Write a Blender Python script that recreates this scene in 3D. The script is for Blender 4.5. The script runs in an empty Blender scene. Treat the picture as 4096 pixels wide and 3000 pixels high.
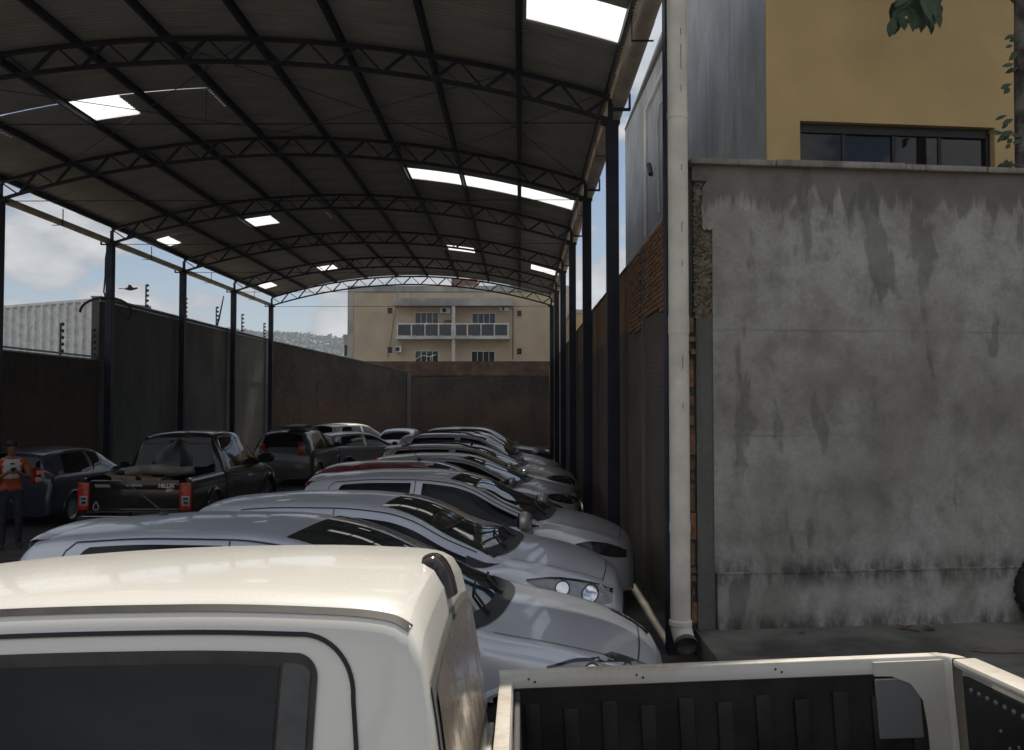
import bpy, bmesh, math, random
import numpy as np
from mathutils import Vector, Matrix, Quaternion, noise as mnoise
random.seed(7); rng = np.random.default_rng(7)
R = math.radians
S = bpy.context.scene
C = S.collection

# ---------------------------------------------------------------- camera
FPX, W0, H0 = 3500.0, 4096.0, 3000.0
CAMH = 2.25
PITCH, YAW = math.atan(112/FPX), math.atan(32/FPX)
cd = bpy.data.cameras.new('camera'); cam = bpy.data.objects.new('camera', cd); C.objects.link(cam)
cd.sensor_width = 36.0; cd.lens = FPX/W0*36.0; cd.clip_start = 0.05; cd.clip_end = 6000
cam.location = (0, 0, CAMH)
cam.rotation_euler = (R(90)+PITCH, R(0.0), YAW)
S.camera = cam
CAMROT = cam.rotation_euler.to_matrix()
def V(px, py, Y):
    """pixel of a 2256 px wide view of the photo -> world point at depth Y"""
    s = W0/2256.0
    d = CAMROT @ Vector(((px*s-W0/2)/FPX, (H0/2-py*s)/FPX, -1.0))
    return Vector((0, 0, CAMH)) + d*(Y/d.y)

# ---------------------------------------------------------------- world, sun, exposure
SUN_EL, SUN_AZ = R(54), R(2.5)          # azimuth from +Y towards +X
SUND = Vector((math.sin(SUN_AZ)*math.cos(SUN_EL), math.cos(SUN_AZ)*math.cos(SUN_EL), math.sin(SUN_EL)))
sl = bpy.data.lights.new('sun', 'SUN'); sl.energy = 3.6; sl.angle = R(0.53); sl.color = (1.0, 0.93, 0.82)
so = bpy.data.objects.new('sun', sl); C.objects.link(so); so.rotation_euler = SUND.to_track_quat('Z', 'Y').to_euler()
so.location = (0, 0, 40)
w = bpy.data.worlds.new('World'); S.world = w; w.use_nodes = True
nt = w.node_tree; nt.nodes.clear()
def wn(t, **k):
    n = nt.nodes.new(t)
    for a, b in k.items(): setattr(n, a, b)
    return n
sky = wn('ShaderNodeTexSky', sky_type='NISHITA', sun_disc=False, sun_elevation=SUN_EL, sun_rotation=SUN_AZ,
         air_density=0.95, dust_density=0.5, ozone_density=1.8)
tc = wn('ShaderNodeTexCoord')
sep = wn('ShaderNodeSeparateXYZ'); nt.links.new(tc.outputs['Generated'], sep.inputs[0])
def wm_(op, a, b=None, c=None, clamp=False):
    n = wn('ShaderNodeMath', operation=op); n.use_clamp = clamp
    for i, v in enumerate((a, b, c)):
        if v is None: continue
        if isinstance(v, (int, float)): n.inputs[i].default_value = v
        else: nt.links.new(v, n.inputs[i])
    return n.outputs[0]
zc = wm_('MAXIMUM', sep.outputs[2], 0.0)
den = wm_('ADD', zc, 0.10)
cx = wm_('DIVIDE', sep.outputs[0], den); cy = wm_('DIVIDE', sep.outputs[1], den)
cmb = wn('ShaderNodeCombineXYZ'); nt.links.new(cx, cmb.inputs[0]); nt.links.new(cy, cmb.inputs[1])
SKYOFF = (3.1, 1.7, 0.0)
mp = wn('ShaderNodeMapping'); mp.inputs['Location'].default_value = SKYOFF; nt.links.new(cmb.outputs[0], mp.inputs[0])
# cumulus: noise in the direction itself (billowy heaps low over the horizon) plus the overhead layer
mp2 = wn('ShaderNodeMapping'); mp2.inputs['Scale'].default_value = (8.5, 8.5, 15.5); mp2.inputs['Location'].default_value = (2.35, 0.4, 0.55)
nt.links.new(tc.outputs['Generated'], mp2.inputs[0])
n1 = wn('ShaderNodeTexNoise'); n1.inputs['Scale'].default_value = 1.0; n1.inputs['Detail'].default_value = 9; n1.inputs['Roughness'].default_value = 0.52
nt.links.new(mp2.outputs[0], n1.inputs['Vector'])
n2 = wn('ShaderNodeTexNoise'); n2.inputs['Scale'].default_value = 0.55; n2.inputs['Detail'].default_value = 8; n2.inputs['Roughness'].default_value = 0.55
nt.links.new(mp.outputs[0], n2.inputs['Vector'])
sel = wn('ShaderNodeMapRange'); sel.inputs[1].default_value = 0.28; sel.inputs[2].default_value = 0.42; nt.links.new(zc, sel.inputs[0])
mixn = wn('ShaderNodeMix', data_type='FLOAT'); nt.links.new(sel.outputs[0], mixn.inputs[0]); nt.links.new(n1.outputs[0], mixn.inputs[2]); nt.links.new(n2.outputs[0], mixn.inputs[3])
cov = wn('ShaderNodeMapRange', interpolation_type='SMOOTHSTEP'); cov.inputs[1].default_value = 0.468; cov.inputs[2].default_value = 0.528
nt.links.new(wm_('ADD', mixn.outputs[0], wm_('MULTIPLY', sel.outputs[0], 0.045)), cov.inputs[0])
shade = wn('ShaderNodeMapRange'); shade.inputs[1].default_value = 0.49; shade.inputs[2].default_value = 0.66; shade.inputs[3].default_value = 0.0; shade.inputs[4].default_value = 1.0
nt.links.new(mixn.outputs[0], shade.inputs[0])
ccol = wn('ShaderNodeMix', data_type='RGBA'); ccol.inputs[6].default_value = (5.6, 6.0, 6.6, 1); ccol.inputs[7].default_value = (10.5, 10.5, 10.4, 1)
nt.links.new(shade.outputs[0], ccol.inputs[0])
cup = wn('ShaderNodeMix', data_type='RGBA'); cup.inputs[6].default_value = (6.8, 7.4, 8.2, 1); cup.inputs[7].default_value = (14.5, 14.8, 15.2, 1); nt.links.new(shade.outputs[0], cup.inputs[0])
cel = wn('ShaderNodeMix', data_type='RGBA'); nt.links.new(sel.outputs[0], cel.inputs[0]); nt.links.new(ccol.outputs[2], cel.inputs[6]); nt.links.new(cup.outputs[2], cel.inputs[7])
fin = wn('ShaderNodeMix', data_type='RGBA'); nt.links.new(cov.outputs[0], fin.inputs[0]); nt.links.new(sky.outputs[0], fin.inputs[6]); nt.links.new(cel.outputs[2], fin.inputs[7])
bg = wn('ShaderNodeBackground'); bg.inputs[1].default_value = 0.052; nt.links.new(fin.outputs[2], bg.inputs[0])
wo = wn('ShaderNodeOutputWorld'); nt.links.new(bg.outputs[0], wo.inputs[0])
vs = S.view_settings
vs.view_transform = 'Standard'; vs.look = 'None'; vs.gamma = 1; vs.use_curve_mapping = False; vs.exposure = 0.55
cy_ = S.cycles
cy_.max_bounces = 8; cy_.diffuse_bounces = 4; cy_.glossy_bounces = 4; cy_.transmission_bounces = 4; cy_.volume_bounces = 0
cy_.use_denoising = True; cy_.sample_clamp_indirect = 6.0
cy_.caustics_reflective = False; cy_.caustics_refractive = False

# ---------------------------------------------------------------- materials
MATS = {}
def newmat(name):
    m = bpy.data.materials.new(name); m.use_nodes = True; MATS[name] = m
    return m, m.node_tree, m.node_tree.nodes['Principled BSDF']
def lk(t, a, b): t.links.new(a, b)
def pos(t, scale=(1,1,1), loc=(0,0,0), coord='Object'):
    tcn = t.nodes.new('ShaderNodeTexCoord'); mpn = t.nodes.new('ShaderNodeMapping')
    mpn.inputs['Scale'].default_value = scale; mpn.inputs['Location'].default_value = loc
    lk(t, tcn.outputs[coord], mpn.inputs[0]); return mpn.outputs[0]
def nz(t, vec, scale, detail=6, rough=0.55, dist=0.0):
    n = t.nodes.new('ShaderNodeTexNoise'); n.inputs['Scale'].default_value = scale; n.inputs['Detail'].default_value = detail
    n.inputs['Roughness'].default_value = rough; n.inputs['Distortion'].default_value = dist; lk(t, vec, n.inputs['Vector']); return n.outputs[0]
def rng_(t, v, a, b, c=0.0, d=1.0, smooth=True):
    n = t.nodes.new('ShaderNodeMapRange'); n.interpolation_type = 'SMOOTHSTEP' if smooth else 'LINEAR'
    for i, x in zip((1, 2, 3, 4), (a, b, c, d)): n.inputs[i].default_value = x
    lk(t, v, n.inputs[0]); return n.outputs[0]
def mth(t, op, a, b=None, clamp=False):
    n = t.nodes.new('ShaderNodeMath'); n.operation = op; n.use_clamp = clamp
    for i, v in enumerate((a, b)):
        if v is None: continue
        if isinstance(v, (int, float)): n.inputs[i].default_value = v
        else: lk(t, v, n.inputs[i])
    return n.outputs[0]
def mixc(t, f, a, b, blend='MIX'):
    n = t.nodes.new('ShaderNodeMix'); n.data_type = 'RGBA'; n.blend_type = blend
    if isinstance(f, (int, float)): n.inputs[0].default_value = f
    else: lk(t, f, n.inputs[0])
    for i, v in ((6, a), (7, b)):
        if isinstance(v, tuple): n.inputs[i].default_value = (*v, 1) if len(v) == 3 else v
        else: lk(t, v, n.inputs[i])
    return n.outputs[2]
def bump(t, p, h, strength, dist=0.02):
    n = t.nodes.new('ShaderNodeBump'); n.inputs['Strength'].default_value = strength; n.inputs['Distance'].default_value = dist
    lk(t, h, n.inputs['Height']); lk(t, n.outputs[0], p.inputs['Normal']); return n
def plain(name, col, rough=0.6, metal=0.0, var=0.12, scale=6.0, bmp=0.0, spec=0.5):
    m, t, p = newmat(name); v = pos(t)
    n = nz(t, v, scale, 7)
    c2 = tuple(max(0, x*(1-var*2)) for x in col); c3 = tuple(min(1, x*(1+var)) for x in col)
    lk(t, mixc(t, rng_(t, n, 0.3, 0.7), c2, c3), p.inputs['Base Color'])
    p.inputs['Roughness'].default_value = rough; p.inputs['Metallic'].default_value = metal; p.inputs['Specular IOR Level'].default_value = spec
    if bmp: bump(t, p, nz(t, v, scale*6, 5), bmp)
    return m
def paint(name, col, dust=0.25, metal=0.0, rough=0.28, dustcol=(0.30, 0.25, 0.19), flake=0.0):
    m, t, p = newmat(name); v = pos(t)
    geo = t.nodes.new('ShaderNodeNewGeometry'); sx = t.nodes.new('ShaderNodeSeparateXYZ'); lk(t, geo.outputs['Normal'], sx.inputs[0])
    n = nz(t, v, 2.2, 8, 0.6); n2 = nz(t, v, 40, 4, 0.6)
    up = rng_(t, sx.outputs[2], 0.2, 0.9, 0.25, 1.0)
    dm = mth(t, 'MULTIPLY', mth(t, 'MULTIPLY', rng_(t, n, 0.25, 0.8), up), dust)
    dm = mth(t, 'MULTIPLY', dm, rng_(t, n2, 0.2, 0.7, 0.6, 1.0))
    lk(t, mixc(t, dm, col, dustcol), p.inputs['Base Color'])
    lk(t, rng_(t, dm, 0, 0.5, rough, rough+0.3), p.inputs['Roughness'])
    p.inputs['Metallic'].default_value = metal
    p.inputs['Coat Weight'].default_value = 0.55; p.inputs['Coat Roughness'].default_value = 0.06
    return m
def glassy(name, col, rough=0.03, dust=0.1, spec=0.5):
    m, t, p = newmat(name); v = pos(t)
    n = nz(t, v, 3.0, 7, 0.6)
    dm = mth(t, 'MULTIPLY', rng_(t, n, 0.35, 0.8), dust)
    lk(t, mixc(t, dm, col, (0.26, 0.22, 0.17)), p.inputs['Base Color'])
    lk(t, rng_(t, dm, 0, 0.4, rough, 0.3), p.inputs['Roughness'])
    p.inputs['IOR'].default_value = 1.5; p.inputs['Specular IOR Level'].default_value = spec
    return m

plain('asphalt', (0.115, 0.104, 0.09), 0.92, var=0.25, scale=1.3, bmp=0.25)
plain('slab', (0.165, 0.148, 0.122), 0.9, var=0.3, scale=1.6, bmp=0.3)
plain('steel_navy', (0.020, 0.023, 0.040), 0.5, var=0.2, scale=3, spec=0.3)
plain('steel_dark', (0.028, 0.030, 0.040), 0.55, var=0.2, scale=3, spec=0.3)
plain('wire', (0.03, 0.03, 0.032), 0.5)
plain('pvc', (0.74, 0.68, 0.575), 0.45, var=0.10, scale=2.5)
plain('pvc_ink', (0.12, 0.10, 0.09), 0.6)
plain('pvc_gutter', (0.66, 0.57, 0.44), 0.5, var=0.15, scale=2.0)
plain('rubber', (0.015, 0.015, 0.015), 0.75, var=0.2, scale=8)
plain('black_plastic', (0.018, 0.018, 0.019), 0.5, var=0.2, scale=10)
plain('liner', (0.020, 0.018, 0.017), 0.55, var=0.3, scale=7, bmp=0.15)
plain('seam', (0.022, 0.021, 0.021), 0.7)
plain('window_rubber', (0.045, 0.038, 0.032), 0.6, var=0.25, scale=9)
plain('alloy', (0.45, 0.46, 0.47), 0.35, 0.9)
plain('chrome', (0.75, 0.75, 0.76), 0.12, 1.0, var=0.03)
plain('mortar', (0.26, 0.23, 0.20), 0.95, var=0.2, scale=9, bmp=0.3)
plain('beige_wall', (0.56, 0.45, 0.31), 0.9, var=0.08, scale=0.5, bmp=0.05)
plain('white_wall', (0.60, 0.58, 0.54), 0.85, var=0.15, scale=0.8)
plain('grey_parapet', (0.42, 0.40, 0.37), 0.9, var=0.18, scale=0.6)
plain('ochre_wall', (0.60, 0.43, 0.20), 0.9, var=0.06, scale=1.0, bmp=0.05)
plain('brown_block', (0.17, 0.10, 0.075), 0.9, var=0.2, scale=1.0)
plain('white_metal', (0.80, 0.79, 0.76), 0.45, var=0.1)
plain('dark_frame', (0.018, 0.016, 0.015), 0.5)
plain('bark', (0.115, 0.10, 0.085), 0.95, var=0.4, scale=6, bmp=0.6)
plain('skin', (0.20, 0.105, 0.065), 0.6, var=0.08)
plain('hair', (0.012, 0.010, 0.009), 0.6)
plain('jeans', (0.022, 0.026, 0.042), 0.9, var=0.25, scale=12)
plain('shirt_white', (0.52, 0.50, 0.49), 0.9, var=0.12, scale=8)
plain('shirt_orange', (0.42, 0.075, 0.022), 0.9, var=0.18, scale=8)
plain('shoe', (0.05, 0.045, 0.04), 0.8)
plain('cardboard', (0.30, 0.215, 0.13), 0.9, var=0.15, scale=3)
plain('tarp', (0.19, 0.18, 0.16), 0.8, var=0.2, scale=4, bmp=0.3)
plain('bag_black', (0.008, 0.008, 0.008), 0.38, var=0.2, scale=6, bmp=0.4)
plain('lamp_red', (0.42, 0.030, 0.015), 0.18, var=0.25, scale=14)
plain('lamp_clear', (0.30, 0.30, 0.30), 0.08, var=0.12, scale=5)
plain('lamp_dark', (0.035, 0.034, 0.035), 0.1, var=0.3, scale=14)
plain('lettering', (0.55, 0.55, 0.55), 0.35, 0.3, var=0.05)
plain('plate', (0.10, 0.10, 0.11), 0.6, var=0.05)
plain('dry_leaf', (0.16, 0.085, 0.04), 0.8, var=0.3)
plain('feather', (0.02, 0.018, 0.017), 0.8)
plain('insulator', (0.03, 0.028, 0.028), 0.5)
plain('galvanised', (0.30, 0.31, 0.32), 0.45, 0.6, var=0.15)
plain('bronze_lamp', (0.03, 0.022, 0.02), 0.12, var=0.2)
paint('paint_white', (0.80, 0.77, 0.70), dust=0.22, rough=0.24, dustcol=(0.50, 0.40, 0.28))
paint('paint_rail', (0.70, 0.67, 0.60), dust=1.6, rough=0.4, dustcol=(0.40, 0.30, 0.20))
paint('paint_silver', (0.56, 0.57, 0.61), dust=0.30, metal=0.35, rough=0.30)
paint('paint_silver_b', (0.62, 0.62, 0.66), dust=0.30, metal=0.25, rough=0.30)
paint('paint_silver_c', (0.60, 0.60, 0.64), dust=0.35, metal=0.3, rough=0.30)
paint('paint_gold', (0.52, 0.49, 0.44), dust=0.35, metal=0.35, rough=0.3)
paint('paint_maroon', (0.16, 0.012, 0.012), dust=0.40, rough=0.25, dustcol=(0.30, 0.27, 0.23))
paint('paint_black', (0.006, 0.006, 0.007), dust=0.03, rough=0.2)
paint('paint_blue', (0.020, 0.026, 0.055), dust=0.22, rough=0.28)
paint('paint_darkgrey', (0.05, 0.05, 0.052), dust=0.3, metal=0.3, rough=0.3)
paint('paint_grey', (0.30, 0.30, 0.30), dust=0.3, metal=0.35, rough=0.3)
glassy('tint', (0.004, 0.004, 0.006), 0.03, 0.015, 0.28)
glassy('windscreen', (0.018, 0.020, 0.020), 0.03, 0.12)
glassy('pane_dark', (0.012, 0.012, 0.014), 0.02, 0.02)
glassy('pane_blue', (0.02, 0.026, 0.034), 0.05, 0.10)
glassy('dusty_reflect_glass', (0.10, 0.075, 0.055), 0.08, 0.8)  # dust, plus a brown ground reflection mixed into the base colour

def m_roof():
    m, t, p = newmat('roof_metal'); v = pos(t)
    n = nz(t, v, 1.4, 7, 0.6); n2 = nz(t, pos(t, (0.3, 6, 1)), 2.0, 5)
    c = mixc(t, rng_(t, n, 0.3, 0.75), (0.33, 0.33, 0.315), (0.44, 0.44, 0.43))
    c = mixc(t, mth(t, 'MULTIPLY', rng_(t, n2, 0.5, 0.75), 0.45), c, (0.16, 0.12, 0.085))
    lk(t, c, p.inputs['Base Color']); p.inputs['Metallic'].default_value = 0.0; p.inputs['Roughness'].default_value = 0.55
m_roof()
def m_skylight():
    m, t, p = newmat('fibreglass'); out = t.nodes['Material Output']
    tr = t.nodes.new('ShaderNodeBsdfTranslucent'); tr.inputs[0].default_value = (0.88, 0.90, 0.90, 1)
    df = t.nodes.new('ShaderNodeBsdfTransparent'); df.inputs[0].default_value = (0.85, 0.88, 0.9, 1)
    mx = t.nodes.new('ShaderNodeMixShader')
    v = pos(t); mx2 = rng_(t, nz(t, v, 3.0, 4), 0.3, 0.7, 0.25, 0.45)
    lk(t, mx2, mx.inputs[0]); lk(t, tr.outputs[0], mx.inputs[1]); lk(t, df.outputs[0], mx.inputs[2]); lk(t, mx.outputs[0], out.inputs[0])
m_skylight()

def m_plaster():
    """weathered cement render: cloudy patches, stains running down from the coping, damp patches with hard edges"""
    m, t, p = newmat('plaster'); v = pos(t)
    sz = t.nodes.new('ShaderNodeSeparateXYZ'); lk(t, v, sz.inputs[0])
    big = nz(t, v, 0.75, 8, 0.62, 0.4); mid = nz(t, pos(t, (1, 1, 0.8)), 3.2, 8, 0.65); fine = nz(t, v, 26, 5, 0.65)
    c = mixc(t, rng_(t, big, 0.32, 0.68), (0.265, 0.247, 0.212), (0.47, 0.457, 0.42))
    c = mixc(t, mth(t, 'MULTIPLY', rng_(t, mid, 0.42, 0.72), 0.60), c, (0.132, 0.126, 0.112))
    warm = nz(t, pos(t, (1, 1, 1), (7, 3, 2)), 1.1, 5)
    c = mixc(t, mth(t, 'MULTIPLY', rng_(t, warm, 0.5, 0.75), 0.45), c, (0.20, 0.165, 0.12))
    # runs below the coping (z 4.45) : ragged lower edge
    streak = nz(t, pos(t, (5.5, 5.5, 0.5)), 1.0, 8, 0.65)
    edge = mth(t, 'ADD', sz.outputs[2], mth(t, 'MULTIPLY', streak, 1.25))
    run = rng_(t, edge, 4.66, 4.78)
    c = mixc(t, mth(t, 'MULTIPLY', run, 0.62), c, (0.092, 0.086, 0.074))
    # damp patches
    dmp = nz(t, pos(t, (1.35, 1.35, 0.42), (2.2, 0, 1.3)), 1.25, 9, 0.55, 0.25)
    c = mixc(t, mth(t, 'MULTIPLY', rng_(t, dmp, 0.585, 0.62), 0.50), c, (0.098, 0.094, 0.084))
    # dark blotches along the ledge at z 0.72 and at the foot
    mo = nz(t, pos(t, (3, 3, 1.2), (1, 5, 0)), 2.0, 8, 0.7)
    d1 = rng_(t, mth(t, 'ABSOLUTE', mth(t, 'SUBTRACT', sz.outputs[2], 0.70)), 0.0, 0.22, 1.0, 0.0)
    d2 = rng_(t, sz.outputs[2], 0.2, 0.42, 1.0, 0.0)
    mm = mth(t, 'MULTIPLY', mth(t, 'MAXIMUM', d1, d2), rng_(t, mo, 0.36, 0.62))
    c = mixc(t, mth(t, 'MULTIPLY', mm, 0.85), c, (0.035, 0.034, 0.03))
    # faint day joints
    for zz in (1.95, 2.92):
        j = rng_(t, mth(t, 'ABSOLUTE', mth(t, 'SUBTRACT', mth(t, 'ADD', sz.outputs[2], mth(t, 'MULTIPLY', mid, 0.06)), zz+0.03)), 0.0, 0.018, 1.0, 0.0)
        c = mixc(t, mth(t, 'MULTIPLY', mth(t, 'MULTIPLY', j, rng_(t, big, 0.4, 0.6)), 0.4), c, (0.10, 0.095, 0.085))
    c = mixc(t, mth(t, 'MULTIPLY', rng_(t, fine, 0.35, 0.75), 0.28), c, (0.13, 0.125, 0.115))
    lk(t, c, p.inputs['Base Color']); p.inputs['Roughness'].default_value = 0.92
    h = mth(t, 'ADD', mth(t, 'MULTIPLY', mid, 0.6), mth(t, 'MULTIPLY', fine, 0.35)); bump(t, p, h, 0.35, 0.02)
m_plaster()
def m_streak(name, a, b, dark, sc=1.0, amt=0.75):
    """bare cement wall with long vertical rain streaks"""
    m, t, p = newmat(name); v = pos(t)
    s1 = nz(t, pos(t, (3.2*sc, 3.2*sc, 0.45*sc)), 1.0, 9, 0.60, 0.9); s2 = nz(t, v, 0.8*sc, 7, 0.6); f = nz(t, v, 22, 5)
    c = mixc(t, rng_(t, s2, 0.3, 0.7), a, b)
    c = mixc(t, mth(t, 'MULTIPLY', rng_(t, s1, 0.40, 0.75), amt), c, dark)
    c = mixc(t, mth(t, 'MULTIPLY', rng_(t, f, 0.4, 0.7), 0.2), c, dark)
    lk(t, c, p.inputs['Base Color']); p.inputs['Roughness'].default_value = 0.93
    bump(t, p, f, 0.25, 0.01)
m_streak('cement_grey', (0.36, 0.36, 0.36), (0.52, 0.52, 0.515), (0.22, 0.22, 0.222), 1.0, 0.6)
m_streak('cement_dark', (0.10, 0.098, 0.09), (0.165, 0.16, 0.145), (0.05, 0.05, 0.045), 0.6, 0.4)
m_streak('cement_mid', (0.13, 0.125, 0.11), (0.20, 0.195, 0.175), (0.07, 0.07, 0.06), 0.6)
m_streak('coping', (0.24, 0.22, 0.18), (0.38, 0.36, 0.31), (0.10, 0.09, 0.07), 2)
def m_dirtywall():
    """old back wall: dark mould above, reddish earth and scraped brick below"""
    m, t, p = newmat('dirty_wall'); v = pos(t)
    sz = t.nodes.new('ShaderNodeSeparateXYZ'); lk(t, v, sz.inputs[0])
    a = nz(t, v, 0.45, 8, 0.62, 0.5); b = nz(t, pos(t, (2.5, 2.5, 0.5)), 0.7, 8, 0.65); f = nz(t, v, 7, 7, 0.7)
    c = mixc(t, rng_(t, a, 0.35, 0.65), (0.042, 0.036, 0.028), (0.085, 0.062, 0.045))
    low = rng_(t, mth(t, 'ADD', sz.outputs[2], mth(t, 'MULTIPLY', b, 1.6)), 2.6, 3.8, 1.0, 0.0)
    c = mixc(t, mth(t, 'MULTIPLY', low, 0.65), c, (0.13, 0.068, 0.042))
    c = mixc(t, mth(t, 'MULTIPLY', rng_(t, b, 0.48, 0.7), 0.7), c, (0.042, 0.038, 0.03))
    c = mixc(t, mth(t, 'MULTIPLY', rng_(t, f, 0.45, 0.75), 0.35), c, (0.25, 0.19, 0.13))
    lk(t, c, p.inputs['Base Color']); p.inputs['Roughness'].default_value = 0.95; bump(t, p, f, 0.5, 0.04)
m_dirtywall()
def m_brickwall(name, rendered, ax='Y'):
    """far brickwork (pieces too small to pick apart): brick bond in the wall plane"""
    m, t, p = newmat(name); tcn = t.nodes.new('ShaderNodeTexCoord'); sx = t.nodes.new('ShaderNodeSeparateXYZ'); lk(t, tcn.outputs['Object'], sx.inputs[0])
    cb = t.nodes.new('ShaderNodeCombineXYZ'); lk(t, sx.outputs[{'X': 0, 'Y': 1}[ax]], cb.inputs[0]); lk(t, sx.outputs[2], cb.inputs[1])
    br = t.nodes.new('ShaderNodeTexBrick'); lk(t, cb.outputs[0], br.inputs[0])
    br.inputs['Scale'].default_value = 1.0; br.inputs['Brick Width'].default_value = 0.215; br.inputs['Row Height'].default_value = 0.058
    br.inputs['Mortar Size'].default_value = 0.006; br.inputs['Mortar Smooth'].default_value = 0.4; br.inputs['Bias'].default_value = 0.0
    br.inputs['Color1'].default_value = (0.40, 0.205, 0.10, 1); br.inputs['Color2'].default_value = (0.32, 0.165, 0.085, 1); br.inputs['Mortar'].default_value = (0.24, 0.18, 0.13, 1)
    v = pos(t); n = nz(t, v, 1.2, 8, 0.65); f = nz(t, v, 14, 6, 0.7)
    c = mixc(t, mth(t, 'MULTIPLY', rng_(t, f, 0.4, 0.7), 0.35), br.outputs[0], (0.14, 0.10, 0.075))
    if not rendered: c = mixc(t, rng_(t, n, 0.3, 0.65, 0.45, 0.9), c, (0.045, 0.03, 0.024))
    if rendered:
        edge = mth(t, 'ADD', sx.outputs[2], mth(t, 'MULTIPLY', n, 0.5))
        k = rng_(t, edge, 3.52, 3.66, 1.0, 0.0)
        grey = mixc(t, rng_(t, n, 0.35, 0.65), (0.105, 0.088, 0.07), (0.175, 0.145, 0.115))
        s1 = nz(t, pos(t, (4, 4, 0.4)), 1.0, 8, 0.6)
        grey = mixc(t, mth(t, 'MULTIPLY', rng_(t, s1, 0.5, 0.7), 0.55), grey, (0.17, 0.085, 0.05))
        grey = mixc(t, mth(t, 'MULTIPLY', mth(t, 'SUBTRACT', 1.0, br.outputs[1]), 0.0), grey, (0, 0, 0))
        grey = mixc(t, mth(t, 'MULTIPLY', br.outputs[1], rng_(t, n, 0.4, 0.6, 0.15, 0.75)), grey, (0.07, 0.058, 0.048))
        c = mixc(t, mth(t, 'MULTIPLY', k, 0.93), c, grey)
    lk(t, c, p.inputs['Base Color']); p.inputs['Roughness'].default_value = 0.93
    h = mth(t, 'ADD', mth(t, 'MULTIPLY', mth(t, 'SUBTRACT', 1.0, br.outputs[1]), 0.6), mth(t, 'MULTIPLY', f, 0.4)); bump(t, p, h, 0.5, 0.012)
m_brickwall('brickwork', True)
m_brickwall('brickwork_back', False, 'X')
for i, cc in enumerate(((0.33, 0.165, 0.08), (0.30, 0.145, 0.07), (0.27, 0.14, 0.075), (0.35, 0.185, 0.095), (0.24, 0.13, 0.075))):
    plain('brick_%d' % i, cc, 0.92, var=0.22, scale=11, bmp=0.35)
def m_aggregate():
    m, t, p = newmat('rough_concrete'); v = pos(t)
    vo = t.nodes.new('ShaderNodeTexVoronoi'); vo.inputs['Scale'].default_value = 70; lk(t, v, vo.inputs['Vector'])
    n = nz(t, v, 6, 7, 0.7)
    c = mixc(t, rng_(t, n, 0.3, 0.7), (0.17, 0.145, 0.11), (0.30, 0.26, 0.20))
    c = mixc(t, rng_(t, vo.outputs[0], 0.0, 0.5, 0.25, 0.0), c, (0.30, 0.27, 0.22))
    lk(t, c, p.inputs['Base Color']); p.inputs['Roughness'].default_value = 0.95
    bump(t, p, mth(t, 'ADD', mth(t, 'MULTIPLY', vo.outputs[0], -0.5), n), 0.5, 0.02)
m_aggregate()
def m_leaf(name, a, b):
    m, t, p = newmat(name); oi = t.nodes.new('ShaderNodeNewGeometry')
    lk(t, mixc(t, oi.outputs['Random Per Island'], a, b), p.inputs['Base Color'])
    p.inputs['Roughness'].default_value = 0.55
    p.inputs['Transmission Weight'].default_value = 0.0
m_leaf('leaf', (0.020, 0.040, 0.014), (0.045, 0.075, 0.024))
m_leaf('leaf_far', (0.030, 0.055, 0.022), (0.055, 0.085, 0.030))
plain('hill_green', (0.045, 0.066, 0.030), 0.95, var=0.35, scale=0.03)

def m_haze():
    m, t, p = newmat('haze'); t.nodes.remove(p)
    v = t.nodes.new('ShaderNodeVolumePrincipled'); v.inputs['Color'].default_value = (0.80, 0.87, 0.97, 1); v.inputs['Density'].default_value = 0.00045
    v.inputs['Anisotropy'].default_value = 0.0
    lk(t, v.outputs[0], t.nodes['Material Output'].inputs['Volume'])
m_haze()
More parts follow.
